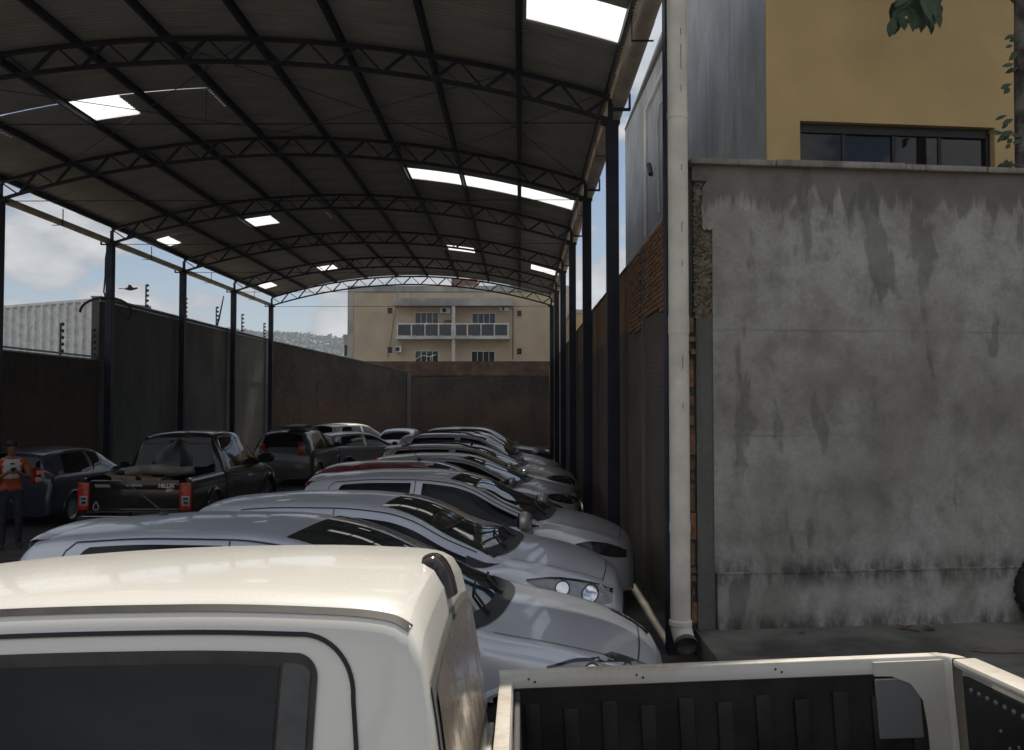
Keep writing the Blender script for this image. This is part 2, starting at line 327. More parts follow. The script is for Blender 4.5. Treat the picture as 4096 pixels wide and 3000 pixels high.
# ---------------------------------------------------------------- mesh helpers
class MB:
    def __init__(s): s.v = []; s.f = []; s.m = []; s.cur = 0
    def add(s, verts, faces):
        o = len(s.v); s.v.extend([tuple(x) for x in verts])
        for f in faces: s.f.append(tuple(i+o for i in f)); s.m.append(s.cur)
        return s
    def box(s, a, b, M=None, bev=0.0):
        x0, y0, z0 = a; x1, y1, z1 = b
        vs_ = [(x0,y0,z0),(x1,y0,z0),(x1,y1,z0),(x0,y1,z0),(x0,y0,z1),(x1,y0,z1),(x1,y1,z1),(x0,y1,z1)]
        if M is not None: vs_ = [tuple(M @ Vector(q)) for q in vs_]
        return s.add(vs_, [(0,3,2,1),(4,5,6,7),(0,1,5,4),(1,2,6,5),(2,3,7,6),(3,0,4,7)])
    def bevbox(s, a, b, r=0.01, M=None):
        """box with chamfered edges"""
        bm = bmesh.new(); bmesh.ops.create_cube(bm, size=1.0)
        for v in bm.verts: v.co = Vector(((a[i]+b[i])/2 + v.co[i]*(b[i]-a[i]) for i in range(3)))
        bmesh.ops.bevel(bm, geom=bm.edges[:], offset=r, segments=2, profile=0.6, affect='EDGES')
        if M is not None: bm.transform(M)
        bm.verts.index_update()
        s.add([v.co[:] for v in bm.verts], [[v.index for v in f.verts] for f in bm.faces]); bm.free(); return s
    def tube(s, pts, r, n=8, caps=True, squash=1.0):
        pts = [Vector(p) for p in pts]; rr = r if isinstance(r, (list, tuple)) else [r]*len(pts)
        rings = []; up = None
        for i, p in enumerate(pts):
            d = (pts[min(i+1, len(pts)-1)] - pts[max(i-1, 0)]).normalized()
            if up is None:
                up = Vector((0,0,1)) if abs(d.z) < 0.9 else Vector((1,0,0))
            side = d.cross(up)
            if side.length < 1e-6: side = d.orthogonal()
            side.normalize(); up = side.cross(d).normalized()
            rings.append([p + (side*math.cos(2*math.pi*k/n) + up*math.sin(2*math.pi*k/n)*squash)*rr[i] for k in range(n)])
        vs_ = [q for g in rings for q in g]; fs = []
        for i in range(len(rings)-1):
            for k in range(n):
                fs.append((i*n+k, i*n+(k+1) % n, (i+1)*n+(k+1) % n, (i+1)*n+k))
        if caps: fs.append(tuple(range(n-1, -1, -1))); fs.append(tuple((len(rings)-1)*n+k for k in range(n)))
        return s.add(vs_, fs)
    def bar(s, a, b, w_, h_, up=(0,0,1)):
        a = Vector(a); b = Vector(b); d = (b-a).normalized(); u = Vector(up)
        side = d.cross(u)
        if side.length < 1e-5: side = d.orthogonal()
        side.normalize(); u = side.cross(d)
        q = [a+side*sx*w_/2+u*sz_*h_/2 for sx, sz_ in ((-1,-1),(1,-1),(1,1),(-1,1))] + [b+side*sx*w_/2+u*sz_*h_/2 for sx, sz_ in ((-1,-1),(1,-1),(1,1),(-1,1))]
        return s.add(q, [(0,1,2,3),(7,6,5,4),(0,4,5,1),(1,5,6,2),(2,6,7,3),(3,7,4,0)])
    def grid(s, P, closed_u=False, closed_v=False):
        """P[i][j] points"""
        nu, nv = len(P), len(P[0]); fs = []
        for i in range(nu if closed_u else nu-1):
            for j in range(nv if closed_v else nv-1):
                i2, j2 = (i+1) % nu, (j+1) % nv
                fs.append((i*nv+j, i2*nv+j, i2*nv+j2, i*nv+j2))
        return s.add([q for g in P for q in g], fs)
    def prism(s, poly, a, b, axis=1):
        """polygon (2D) extruded along an axis from a to b"""
        def mk(u, v, t): return ((t,u,v),(u,t,v),(u,v,t))[axis]
        n = len(poly)
        vs_ = [mk(u, v, a) for u, v in poly] + [mk(u, v, b) for u, v in poly]
        fs = [tuple(range(n)), tuple(range(2*n-1, n-1, -1))] + [(i, n+i, n+(i+1) % n, (i+1) % n) for i in range(n)]
        return s.add(vs_, fs)
    def lathe(s, prof, n=24, M=None):
        P = [[(r*math.cos(2*math.pi*k/n), r*math.sin(2*math.pi*k/n), z) for k in range(n)] for r, z in prof]
        if M is not None: P = [[tuple(M @ Vector(q)) for q in g] for g in P]
        return s.grid(P, closed_v=True)
    def mesh(s, name, mat, smooth=False, angle=35):
        me = bpy.data.meshes.new(name); me.from_pydata(s.v, [], s.f)
        ms = mat if isinstance(mat, (list, tuple)) else [mat]
        for q in ms: me.materials.append(MATS[q])
        if len(ms) > 1: me.polygons.foreach_set('material_index', s.m)
        bm = bmesh.new(); bm.from_mesh(me); bmesh.ops.recalc_face_normals(bm, faces=bm.faces[:]); bm.to_mesh(me); bm.free()
        if smooth:
            me.polygons.foreach_set('use_smooth', [True]*len(me.polygons)); me.set_sharp_from_angle(angle=R(angle))
        me.update(); return me
    def build(s, name, mat, parent=None, smooth=False, angle=35):
        return link(name, s.mesh(name, mat, smooth, angle), parent)
def link(name, me, parent=None, loc=None):
    o = bpy.data.objects.new(name, me); C.objects.link(o)
    if parent is not None: o.parent = parent
    if loc is not None: o.location = loc
    return o
def tag(o, label, cat, group=None):
    o['label'] = label; o['category'] = cat
    if group: o['group'] = group
    return o
def struct(o): o['kind'] = 'structure'; return o
def thing(name, label, cat, loc=(0,0,0), rz=0.0, group=None):
    o = bpy.data.objects.new(name, None); C.objects.link(o); o.location = loc; o.rotation_euler = (0, 0, rz); o.empty_display_size = 0.3
    return tag(o, label, cat, group)
def pchip(xs, ys):
    xs = np.asarray(xs, float); ys = np.asarray(ys, float); h = np.diff(xs); d = np.diff(ys)/h
    m = np.zeros(len(xs)); m[0] = d[0]; m[-1] = d[-1]
    for i in range(1, len(xs)-1):
        if d[i-1]*d[i] > 0:
            w1, w2 = 2*h[i]+h[i-1], h[i]+2*h[i-1]; m[i] = (w1+w2)/(w1/d[i-1]+w2/d[i])
    def f(x):
        x = min(max(x, xs[0]), xs[-1]); i = min(int(np.searchsorted(xs, x, 'right'))-1, len(xs)-2); i = max(i, 0)
        t = (x-xs[i])/h[i]; t2, t3 = t*t, t*t*t
        return float((2*t3-3*t2+1)*ys[i]+(t3-2*t2+t)*h[i]*m[i]+(-2*t3+3*t2)*ys[i+1]+(t3-t2)*h[i]*m[i+1])
    return f
def text_mesh(body, size, mat, depth=0.004, bold=0.0, shear=0.0):
    cu = bpy.data.curves.new('lettering', 'FONT'); cu.body = body; cu.size = size; cu.extrude = depth; cu.offset = bold; cu.shear = shear
    cu.align_x = 'CENTER'; cu.align_y = 'CENTER'
    ob = bpy.data.objects.new('tmp_text', cu); C.objects.link(ob)
    dg = bpy.context.evaluated_depsgraph_get(); me = bpy.data.meshes.new_from_object(ob.evaluated_get(dg))
    C.objects.unlink(ob); bpy.data.objects.remove(ob); me.name = 'lettering'
    me.materials.clear(); me.materials.append(MATS[mat]); return me

# ================================================================ ground, hills
def rect(x0, y0, x1, y1, z, nx=1, ny=1):
    P = [[(x0+(x1-x0)*i/nx, y0+(y1-y0)*j/ny, z) for j in range(ny+1)] for i in range(nx+1)]
    return MB().grid(P)
def yardz(Y): return -0.0065*(min(max(Y, 5.0), 30.0)-5.0)         # the yard falls gently to the back
gy = [-1500, -200, 0, 5, 10, 20, 30, 60, 200, 1500]
struct(MB().grid([[(x, y, yardz(y)) for y in gy] for x in (-1500, -100, -20, 0, 20, 100, 1500)]).build('ground', 'asphalt'))
sb = MB(); sb.bevbox((1.585, -2.0, -0.3), (14, 9.6, 0.195), 0.012)
struct(sb.build('pavement', 'slab'))

def hill():
    prof = [(-1500, 90), (-900, 112), (-520, 100), (-420, 97), (-330, 92), (-230, 86), (-150, 74), (-60, 52), (100, 40), (400, 48), (900, 60), (1500, 50)]
    f = pchip([a for a, b in prof], [b for a, b in prof]); P = []
    for i in range(301):
        x = -1500+i*10
        row = []
        for j in range(15):
            t = j/14; y = 780+t*420
            z = f(x)*math.sin(min(t*1.25, 1)*math.pi/2) + 7*mnoise.noise((x*0.012, y*0.012, 1))*min(1, t*3) + 2.5*mnoise.noise((x*0.05, y*0.05, 4))
            row.append((x, y, -4+z))
        P.append(row)
    o = MB().grid(P).build('hill', 'hill_green', smooth=True); struct(o)
    # the wood on it reads as one mass
    mb = MB()
    for k in range(9000):
        x = random.uniform(-640, -60); t = random.uniform(0.25, 0.86); y = 780+t*420
        z = -4+f(x)*math.sin(min(t*1.25, 1)*math.pi/2) + 7*mnoise.noise((x*0.012, y*0.012, 1))*min(1, t*3)
        s_ = random.uniform(1.2, 3.0)*(1.5 if random.random() < 0.06 else 1)
        q = [(x+random.uniform(-1, 1)*s_, y+random.uniform(-1, 1)*s_, z+random.uniform(0.2, 2.0)*s_) for _ in range(6)]
        mb.add(q, [(0,1,2),(0,2,3),(0,3,4),(0,4,5),(1,3,5),(2,4,5),(1,2,5)])
    o = mb.build('wood', 'leaf_far'); o['kind'] = 'stuff'
hill()

# ================================================================ steel shed
X0, HS = -4.74, 6.10
ZT0, ZT1 = 6.88, 7.80                      # top chord at the eaves and at the crown
RC = (HS*HS+(ZT1-ZT0)**2)/(2*(ZT1-ZT0)); ZCC = ZT1-RC
def arc(x, dz=0.0): return ZCC + math.sqrt(RC*RC-(x-X0)**2) + dz
COLX = (1.385, X0*2-1.385)
TY = [8.05+4.99*k for k in range(7)]
shed = thing('arched_steel_shed', 'open sided shed with dark arched steel trusses and corrugated roof over the cars', 'shed', (X0, 8, 0))
def loc(o, *p): o.location = Vector(p) - Vector((X0, 8, 0)); return o
NP = 16
def truss_meshes():
    top = MB(); pts = [(X0-HS+2*HS*i/48, 0, arc(X0-HS+2*HS*i/48, -0.03)) for i in range(49)]
    for a, b in zip(pts[:-1], pts[1:]): top.bar(a, b, 0.07, 0.06)
    for s in (-1, 1):
        top.bar((X0+s*HS, 0, ZT0-0.06), (X0+s*HS, 0, ZT0-0.40), 0.07, 0.07, up=(1,0,0))
    bot = MB(); pb = [(X0-HS+2*HS*i/48, 0, arc(X0-HS+2*HS*i/48, -0.385)) for i in range(49)]
    for a, b in zip(pb[:-1], pb[1:]): bot.bar(a, b, 0.07, 0.055)
    for s in (-1, 1): bot.bevbox((X0+s*HS-0.14, -0.07, ZT0-0.45), (X0+s*HS+0.14, 0.07, ZT0-0.39), 0.008)
    webs = []
    dx = 2*HS/NP
    for i in range(NP):
        xa, xb = X0-HS+dx*i, X0-HS+dx*(i+1); xm = (xa+xb)/2
        m1 = MB().bar((xa+0.03, 0, arc(xa+0.03, -0.055)), (xm-0.035, 0, arc(xm-0.035, -0.36)), 0.028, 0.028)
        m2 = MB().bar((xm+0.035, 0, arc(xm+0.035, -0.36)), (xb-0.03, 0, arc(xb-0.03, -0.055)), 0.045, 0.045)
        webs += [m1.mesh('web_bar', 'steel_dark'), m2.mesh('web_bar', 'steel_dark')]
    tie = MB().tube([(X0-HS, 0, ZT0-0.42), (X0+HS, 0, ZT0-0.42)], 0.009, 6).mesh('tie_rod', 'wire')
    h = MB().tube([(X0, 0, ZT0-0.42), (X0, 0, ZT1-0.4)], 0.006, 6).mesh('hanger_rod', 'wire')
    return top.mesh('top_chord', 'steel_dark'), bot.mesh('bottom_chord', 'steel_dark'), webs, tie, h
tm = truss_meshes()
for y in TY:
    t = link('truss', tm[0], shed); loc(t, 0, y, 0)
    for nm, me in [('bottom_chord', tm[1])]+[('web_bar', q) for q in tm[2]]+[('tie_rod', tm[3]), ('hanger_rod', tm[4])]:
        link(nm, me, t)
for k in range(10):                                                    # purlins
    x = X0-HS+0.05 + (2*HS-0.10)*k/9
    d = 0.05; z = arc(x)
    m = MB(); m.bar((x, 7.5, z+0.035), (x, 38.35, z+0.035), 0.05, 0.10)
    m.bar((x+0.045, 7.5, z+0.078), (x+0.045, 38.35, z+0.078), 0.05, 0.006)
    loc(m.build('purlin', 'steel_dark', shed), 0, 0, 0)
for y0 in (TY[1], TY[5]):                                              # sag braces under the roof plane
    for xa, xb in ((-9.4, -4.1), (-5.4, -0.1), (-1.4, 1.2)):
        for s in (0, 1):
            m = MB().tube([(xa, y0+4.9*s, arc(xa, -0.04)), (xb, y0+4.9*(1-s), arc(xb, -0.04))], 0.007, 6)
            loc(m.build('brace_cable', 'wire', shed), 0, 0, 0)
cm = MB(); cm.bevbox((-0.09, -0.09, -0.3), (0.09, 0.09, ZT0-0.45), 0.012)
colm = cm.mesh('column', 'steel_navy')
for y in TY:
    for ci, x in enumerate(COLX):
        loc(link('column', colm, shed), x if not (ci == 0 and y < 9) else 1.425, y, 0)
# corrugated sheets, one metre wide, bent over the purlins
PITCHW, AMP = 0.10, 0.034
def sheet_mesh(xa, xb, name, mat, width=1.03):
    n = max(3, int((xb-xa)/0.42)); P = []
    ny = 41
    for i in range(n+1):
        x = xa+(xb-xa)*i/n; row = []
        for j in range(ny):
            yy = width*j/(ny-1); ph = (yy % PITCHW)/PITCHW
            prof = 1.0 if ph < 0.36 else (0.0 if 0.5 <= ph < 0.86 else (1-(ph-0.36)/0.14 if ph < 0.5 else (ph-0.86)/0.14))
            row.append((x, yy, arc(x, 0.088+AMP*prof)))
        P.append(row)
    return MB().grid(P).mesh(name, mat)
XA, XB = X0-HS-0.12, X0+HS+0.10
full = sheet_mesh(XA, XB, 'roof_sheet', 'roof_metal')
def proofx(px, py):
    """point of the roof surface seen at a pixel"""
    d = V(px, py, 1.0)-Vector((0, 0, CAMH)); best = None
    for i in range(600):
        Y = 7.0+i*0.06; q = Vector((0, 0, CAMH))+d*Y
        if abs(q.x-X0) < HS+0.2 and q.z >= arc(q.x, 0.09): return q
    return None
def skyl(row, xa, xb): SKY.setdefault(row, []).append((xa, xb))
SKY = {}
for (pa, pb) in (((160, 240), (300, 240)), ((1160, 25), (1372, 62)), ((900, 375), (1262, 455)), ((535, 490), (612, 487)), ((350, 538), (402, 535)),
                 ((988, 548), (1046, 556)), ((1170, 588), (1228, 602)), ((700, 593), (742, 590)), ((562, 628), (604, 625))):
    a, b = proofx(*pa), proofx(*pb)
    if a is None or b is None: continue
    skyl(int(((a.y+b.y)/2-7.42)//1.0), min(a.x, b.x), max(a.x, b.x))
NROW = 31
SLIT = {}
for r_, cuts in list(SKY.items()):
    for a, b in cuts:
        if (a+b)/2 < X0+1.0 and (b-a) < 2.5:
            SLIT.setdefault(r_, []).append((a-1.5, a)); SLIT.setdefault(r_, []).append((b, b+1.6))
for r_ in range(NROW):
    y = 7.42+r_*1.0; lift = 0.010*(r_ % 2)
    if r_ not in SKY:
        loc(link('roof_sheet', full, shed), 0, y, lift); continue
    segs = [(max(a, XA+0.3), min(b, XB-0.05), 'sky') for a, b in SKY[r_]]+[(max(a, XA+0.3), min(b, XB-0.3), 'slit') for a, b in SLIT.get(r_, ())]
    segs.sort(); x = XA
    for a, b, kind in segs:
        a = max(a, x)
        if b-a < 0.1: continue
        if a-x > 0.12: loc(link('roof_sheet', sheet_mesh(x, a, 'roof_sheet', 'roof_metal'), shed), 0, y, lift)
        if kind == 'sky': loc(link('skylight_sheet', sheet_mesh(a, b, 'skylight_sheet', 'fibreglass'), shed), 0, y, lift-0.006)
        else: loc(link('roof_sheet', sheet_mesh(a, b, 'roof_sheet', 'roof_metal', 0.97), shed), 0, y+0.06, lift)   # shoved back: a slit of sky
        x = b
    if XB-x > 0.12: loc(link('roof_sheet', sheet_mesh(x, XB, 'roof_sheet', 'roof_metal'), shed), 0, y, lift)
# eaves gutters and brackets
def gutter(xc, zc, r, y0, y1, tilt):
    P = []
    for y in (y0, y1):
        P.append([(xc+r*math.cos(a), y, zc+r*math.sin(a)) for a in np.linspace(math.pi, 2*math.pi, 13)] +
                 [(xc+(r-0.008)*math.cos(a), y, zc+(r-0.008)*math.sin(a)) for a in np.linspace(2*math.pi, math.pi, 13)])
    m = MB().grid(P, closed_v=True)
    return m
GX = (1.49, COLX[1]-0.10)
for gi, (gx, gz) in enumerate(((GX[0], 6.80), (GX[1], 6.60))):
    for k in range(11):
        ya = 7.45+k*2.82
        loc(gutter(gx, gz, 0.115 + (0.004 if k % 2 else 0), ya, ya+2.84, 0).build('gutter', 'pvc_gutter', shed, smooth=True), 0, 0, 0)
    s = 1 if gi == 0 else -1
    for y in TY:
        m = MB(); m.bar((gx-0.14*s, y, gz-0.14), (gx+0.17*s, y, gz-0.14), 0.05, 0.035); m.bar((gx+0.16*s, y, gz-0.15), (gx+0.16*s, y, gz+0.10), 0.05, 0.03, up=(1,0,0))
        loc(m.build('gutter_bracket', 'steel_dark', shed), 0, 0, 0)
        if y+2.5 < 38:
            m = MB(); m.bar((gx-0.12*s, y+2.5, gz-0.135), (gx+0.14*s, y+2.5, gz-0.135), 0.03, 0.012); m.bar((gx-0.125*s, y+2.5, gz-0.14), (gx-0.125*s, y+2.5, gz+0.25), 0.03, 0.012, up=(1,0,0))
            loc(m.build('gutter_hook', 'steel_dark', shed), 0, 0, 0)

# ================================================================ downpipe
dp = thing('drain_pipe', 'thick cream plastic drain pipe standing in front of the first steel column', 'pipe', (1.405, 7.74, 0))
rp = 0.088
def ring(z0, z1, r0, r1, name, mat='pvc'):
    return MB().lathe([(r0-0.006, z0), (r0, z0), (r1, z1), (r1-0.006, z1)], 32).build(name, mat, dp, smooth=True)
zj = [0.36, 1.20, 3.02, 4.83, 6.7]
for a, b in zip(zj[:-1], zj[1:]): ring(a, b, rp, rp, 'pipe_length')
for z_, hgt in ((1.20, 0.09), (3.02, 0.16), (4.83, 0.05)):
    ring(z_-hgt, z_+0.004, rp+0.004, rp+0.004, 'joint_sleeve')
m = MB(); m.lathe([(rp, 0.30), (rp+0.012, 0.31), (rp+0.012, 0.345), (rp, 0.36)], 32)
m.build('pipe_collar', 'pvc', dp, smooth=True)
# elbow turning towards the street at the foot
el = []
for i in range(9):
    a = i/8*R(62); el.append((0.0+0.03*math.sin(a), -0.17*(1-math.cos(a))*1.2, 0.31-0.17*math.sin(a)))
m = MB(); m.tube(el, [rp+0.004]*9, 28, caps=False)
m.build('elbow', 'pvc', dp, smooth=True)
d_ = (Vector(el[-1])-Vector(el[-2])).normalized(); e0 = Vector(el[-1])
m = MB(); m.tube([e0-d_*0.03, e0+d_*0.012], [rp+0.012, rp+0.012], 28, caps=False); m.tube([e0+d_*0.012, e0-d_*0.10], [rp-0.004, rp-0.03], 28, caps=False)
m.tube([e0-d_*0.06, e0-d_*0.07], rp-0.01, 24)
m.cur = 0
m.build('pipe_mouth', 'pvc_ink', dp, smooth=True)
for z_, l_ in ((2.2, 0.05), (2.55, 0.11), (3.75, 0.09), (3.45, 0.05), (5.0, 0.06), (5.2, 0.22), (5.5, 0.07), (5.95, 0.06), (4.3, 0.05)):
    mm = MB().grid([[( (rp+0.0015)*math.sin(a), -(rp+0.0015)*math.cos(a), z) for z in (z_, z_+l_)] for a in (0.16, 0.23)])
    mm.build('printed_mark', 'pvc_ink', dp)

# ================================================================ walls on the right
bw = thing('brick_boundary_wall', 'long orange brick boundary wall with grey cement smeared over its lower part', 'wall', (1.6, 8.25, 0))
def bl(o, x, y, z): o.location = Vector((x, y, z))-Vector((1.6, 8.25, 0)); return o
TOPW = 4.30
m = MB(); m.box((1.6, 8.25, -0.3), (1.80, 48.4, TOPW-0.05)); bl(m.build('wall_body', 'brickwork', bw), 0, 0, 0)
m = MB()
yy = 8.25
while yy < 48.2:
    l_ = random.uniform(0.9, 1.7); e = min(yy+l_, 48.4)
    m.bevbox((1.585, yy, TOPW-0.055+random.uniform(-.006, .006)), (1.815, e-0.01, TOPW+random.uniform(-.01, .012)), 0.01); yy = e
bl(m.build('mortar_cap', 'cement_dark', bw), 0, 0, 0)
bmeshes = []
for i in range(5):
    mb = MB(); mb.bevbox((-0.03, -0.1, -0.0245), (0.0, 0.1, 0.0245), 0.004); bmeshes.append(mb.mesh('brick', 'brick_%d' % i))
nb = 0
for row in range(20):
    for colr in range(15):
        y = 9.42+0.215*colr+(0.1075 if row % 2 else 0); z = 3.09+0.0588*row+0.024
        if 11.08 < y < 11.36 or (row < 5 and mnoise.noise((y*1.3, row*0.2, 2))+0.28*(row-2.2) < 0): continue
        o = link('brick', random.choice(bmeshes), bw)
        bl(o, 1.597-random.uniform(0.001, 0.007)+0.004, y+random.uniform(-.004, .004), z+random.uniform(-.003, .003))
        o.rotation_euler = (random.uniform(-.02, .02), 0, random.uniform(-.03, .03)); nb += 1
for y in (11.22, 14.9, 19.2, 24.2, 29.2, 34.2, 39.2, 44.2):
    m = MB(); m.bevbox((1.565, y-0.06, 0), (1.61, y+0.06, TOPW-0.06), 0.006); bl(m.build('pilaster', 'cement_mid', bw), 0, 0, 0)

WY = R(6.7)
cw = thing('rendered_boundary_wall', 'tall stained grey cement wall on the raised pavement beside the drain pipe', 'wall', (1.58, 8.0, 0), WY)
TOPC = V(1530, 357, 8.0).z-0.03
def wx(px):   # local x along the wall of a pixel column
    d = V(px, 888, 1.0); # ray X/Y
    k = d.x/d.y; # X = k*Y ; X = 1.58 + t cos, Y = 8 + t sin
    return (k*8.0-1.58)/(math.cos(WY)-k*math.sin(WY))
ux = wx(1572)
# rendered face: gently uneven sheet with real thickness
def uneven(x0, x1, z0, z1, yf, thick, nx, nz_, amp, seed):
    P = []
    for i in range(nx+1):
        P.append([(x0+(x1-x0)*i/nx, yf+amp*mnoise.noise((i*9.0/nx*(x1-x0)/3+seed, 0.3, j*7.0/nz_)), z0+(z1-z0)*j/nz_) for j in range(nz_+1)])
    mb = MB().grid(P)
    mb.box((x0, yf+0.02, z0), (x1, yf+thick, z1))
    # closing side at the left edge
    for j in range(nz_): mb.add([P[0][j], P[0][j+1], (x0, yf+0.03, z0+(z1-z0)*(j+1)/nz_), (x0, yf+0.03, z0+(z1-z0)*j/nz_)], [(0,1,2,3)])
    return mb
uneven(ux, 9.5, 0.70, TOPC, 0.0, 0.2, 70, 40, 0.006, 0).build('rendered_face', 'plaster', cw, smooth=True, angle=60)
uneven(ux+0.02, 9.5, 0.15, 0.70, -0.022, 0.2, 70, 8, 0.005, 4).build('plinth', 'plaster', cw, smooth=True, angle=60)
m = MB(); m.bevbox((ux+0.01, -0.03, 0.695), (9.5, 0.01, 0.712), 0.004); m.build('plinth_ledge', 'plaster', cw)
m = MB(); xx = -0.02
while xx < 9.4:
    l_ = random.uniform(0.7, 1.4); e = min(xx+l_, 9.5)
    m.bevbox((xx, -0.065+random.uniform(-.006, .006), TOPC+0.002), (e-0.006, 0.24, TOPC+0.062+random.uniform(-.004, .006)), 0.016); xx = e
m.build('coping', 'coping', cw, smooth=True)
# broken end post: exposed aggregate above, shuttered strip below, brick stubs at its edge
def rough(x0, x1, z0, z1, yf, amp, sc, nx, nz_):
    P = [[(x0+(x1-x0)*i/nx+ (amp*0.8*mnoise.noise((0, j*0.9, 3)) if i in (0, nx) else 0), yf+amp*mnoise.fractal((i*sc/nx*4, 1.7, j*sc/nz_*16*(z1-z0)), 0.8, 2, 5), z0+(z1-z0)*j/nz_) for j in range(nz_+1)] for i in range(nx+1)]
    mb = MB().grid(P); mb.box((x0+0.02, yf+0.05, z0), (x1, yf+0.2, z1)); return mb
zpost = V(1545, 700, 8.0).z
rough(0.02, ux+0.02, zpost, TOPC-0.13, 0.025, 0.045, 3.0, 16, 90).build('broken_post', 'rough_concrete', cw, smooth=True, angle=70)
rough(0.0, ux+0.03, TOPC-0.14, TOPC+0.005, 0.0, 0.012, 2.0, 10, 10).build('post_head', 'cement_mid', cw, smooth=True, angle=70)
m = MB(); ol = []
for k in range(26):
    a = 2*math.pi*k/26; rr = 1+0.30*mnoise.noise((math.cos(a)*2.2, math.sin(a)*2.2, 5)); ol.append((ux-0.03+0.075*rr*math.cos(a), TOPC-0.38+0.24*rr*math.sin(a)))
m.prism(ol, -0.012, 0.05, 1); m.build('loose_render', 'plaster', cw)
rough(0.035, ux+0.01, 0.1, zpost, 0.015, 0.006, 1.0, 8, 60).build('post_strip', 'cement_mid', cw, smooth=True, angle=70)
m = MB(); m.box((-0.03, 0.06, 0.0), (ux, 0.2, TOPC-0.02)); m.build('post_core', 'cement_dark', cw)
z_ = 0.25; kk = 0
while z_ < zpost:
    hh = random.choice((0.05, 0.05, 0.19, 0.24, 0.09))
    mb = MB(); mb.bevbox((-0.035+random.uniform(-.012, .02), 0.020+random.uniform(-.016, .012), z_), (0.025+random.uniform(-.02, .012), 0.1, min(z_+hh, zpost)), 0.008)
    mb.build('brick', 'brick_%d' % random.choice((1, 2, 4, 4)), cw); z_ += hh+random.uniform(0.012, 0.09); kk += 1

# ================================================================ yellow building behind the wall
yb = thing('yellow_building', 'ochre painted building with bare grey cement side wall behind the stained wall', 'building', (0, 0, 0))
KX = 2.65; KY = KX*FPX/((1693-1146)*W0/2256)
fd = Vector((math.cos(WY), math.sin(WY), 0))
def fx(px, off=0.0):
    d = V(px, 888, 1.0); k = d.x/d.y
    return (k*KY-KX)/(fd.x-k*fd.y)
def fz(px, py):
    t = fx(px); return V(px, py, KY+t*fd.y).z
MF = Matrix.Translation((KX, KY, 0)) @ Matrix.Rotation(WY, 4, 'Z')
yb.matrix_world = MF
TOPB = 9.6
wx0, wx1 = fx(1769), fx(2202); wz1 = (fz(1769, 264)+fz(2202, 283))/2; wz0 = wz1-1.25
m = MB()
m.prism([(0, 0), (wx0, 0), (wx0, 0.2), (0.2*math.tan(WY), 0.2)], 0, TOPB, 2)
for a, b in (((wx1, 0, 0), (9, 0.2, TOPB)), ((wx0, 0, wz1), (wx1, 0.2, TOPB)), ((wx0, 0, 0), (wx1, 0.2, wz0))): m.box(a, b)
m.build('front_wall', 'ochre_wall', yb)
MI = MF.inverted()
far = V(1380, 285, KX*FPX/((1380-1146)*W0/2256))
m = MB()
P4 = [MI @ Vector(q) for q in ((KX-0.002, KY+0.01, 0), (KX+7.5, KY+0.9, 0), (KX+7.5, far.y, 0), (KX-0.002, far.y, 0))]
P4[1] = Vector((8.9, 0.21, 0)); P4[0] = Vector((-0.003, 0.003, 0))
t4 = [p+Vector((0, 0, z)) for p, z in zip(P4, (far.z+0.05, far.z+0.05, far.z+0.05, far.z+0.05))]
m.add([*P4, *t4], [(3, 2, 6, 7), (2, 1, 5, 6), (0, 3, 7, 4), (4, 7, 6, 5)])
m.build('side_wall', 'cement_grey', yb)
# window : frame, mullions, three panes
win = MB()
for a, b in (((wx0, 0.08, wz1-0.10), (wx1, 0.16, wz1)), ((wx0, 0.08, wz0), (wx1, 0.16, wz0+0.08)), ((wx0, 0.08, wz0), (wx0+0.045, 0.16, wz1)), ((wx1-0.05, 0.08, wz0), (wx1, 0.16, wz1))): win.bevbox(a, b, 0.006)
wo_ = win.build('window', 'dark_frame', yb)
mx = [wx0+0.04, fx(1875), fx(1988), fx(2091), wx1-0.045]
for i in range(4):
    m = MB(); m.box((mx[i]+0.015, 0.11+0.012*(i % 2), wz0+0.06), (mx[i+1]-0.012, 0.118+0.012*(i % 2), wz1-0.085)); m.build('pane', 'pane_dark', wo_)
    if i: m = MB(); m.bevbox((mx[i]-0.02, 0.095, wz0+0.05), (mx[i]+0.02, 0.15, wz1-0.09), 0.004); m.build('mullion', 'dark_frame', wo_)
def onside(px, py):
    d = V(px, py, 1.0)-Vector((0, 0, CAMH)); return MI @ (Vector((0, 0, CAMH))+d*((KX-0.05)/d.x))
s_ = 0.7264/1.8156
def zz3(a, b): return onside((2300/1.8156)+a*s_, b*s_)
m = MB().tube([zz3(388, 1300), zz3(388, 610)], 0.03, 8); m.build('vent_pipe', 'pvc', yb, smooth=True)
m = MB().tube([zz3(388, 610), zz3(510, 325)], 0.028, 8); m.build('vent_pipe', 'pvc', yb, smooth=True)
m = MB().tube([zz3(515, 542), zz3(490, 546), zz3(468, 575), zz3(455, 700), zz3(456, 900), zz3(462, 1170)], 0.022, 8); m.build('hose', 'white_wall', yb, smooth=True)
a, b = zz3(405, 905), zz3(417, 960); m = MB().tube([a, b], 0.05, 8); m.build('vent_hole', 'dark_frame', yb)
m = MB().tube([MI @ V(1380, 285, far.y-0.02), zz3(515, 150)], 0.05, 6); m.build('roof_edge', 'cement_dark', yb)

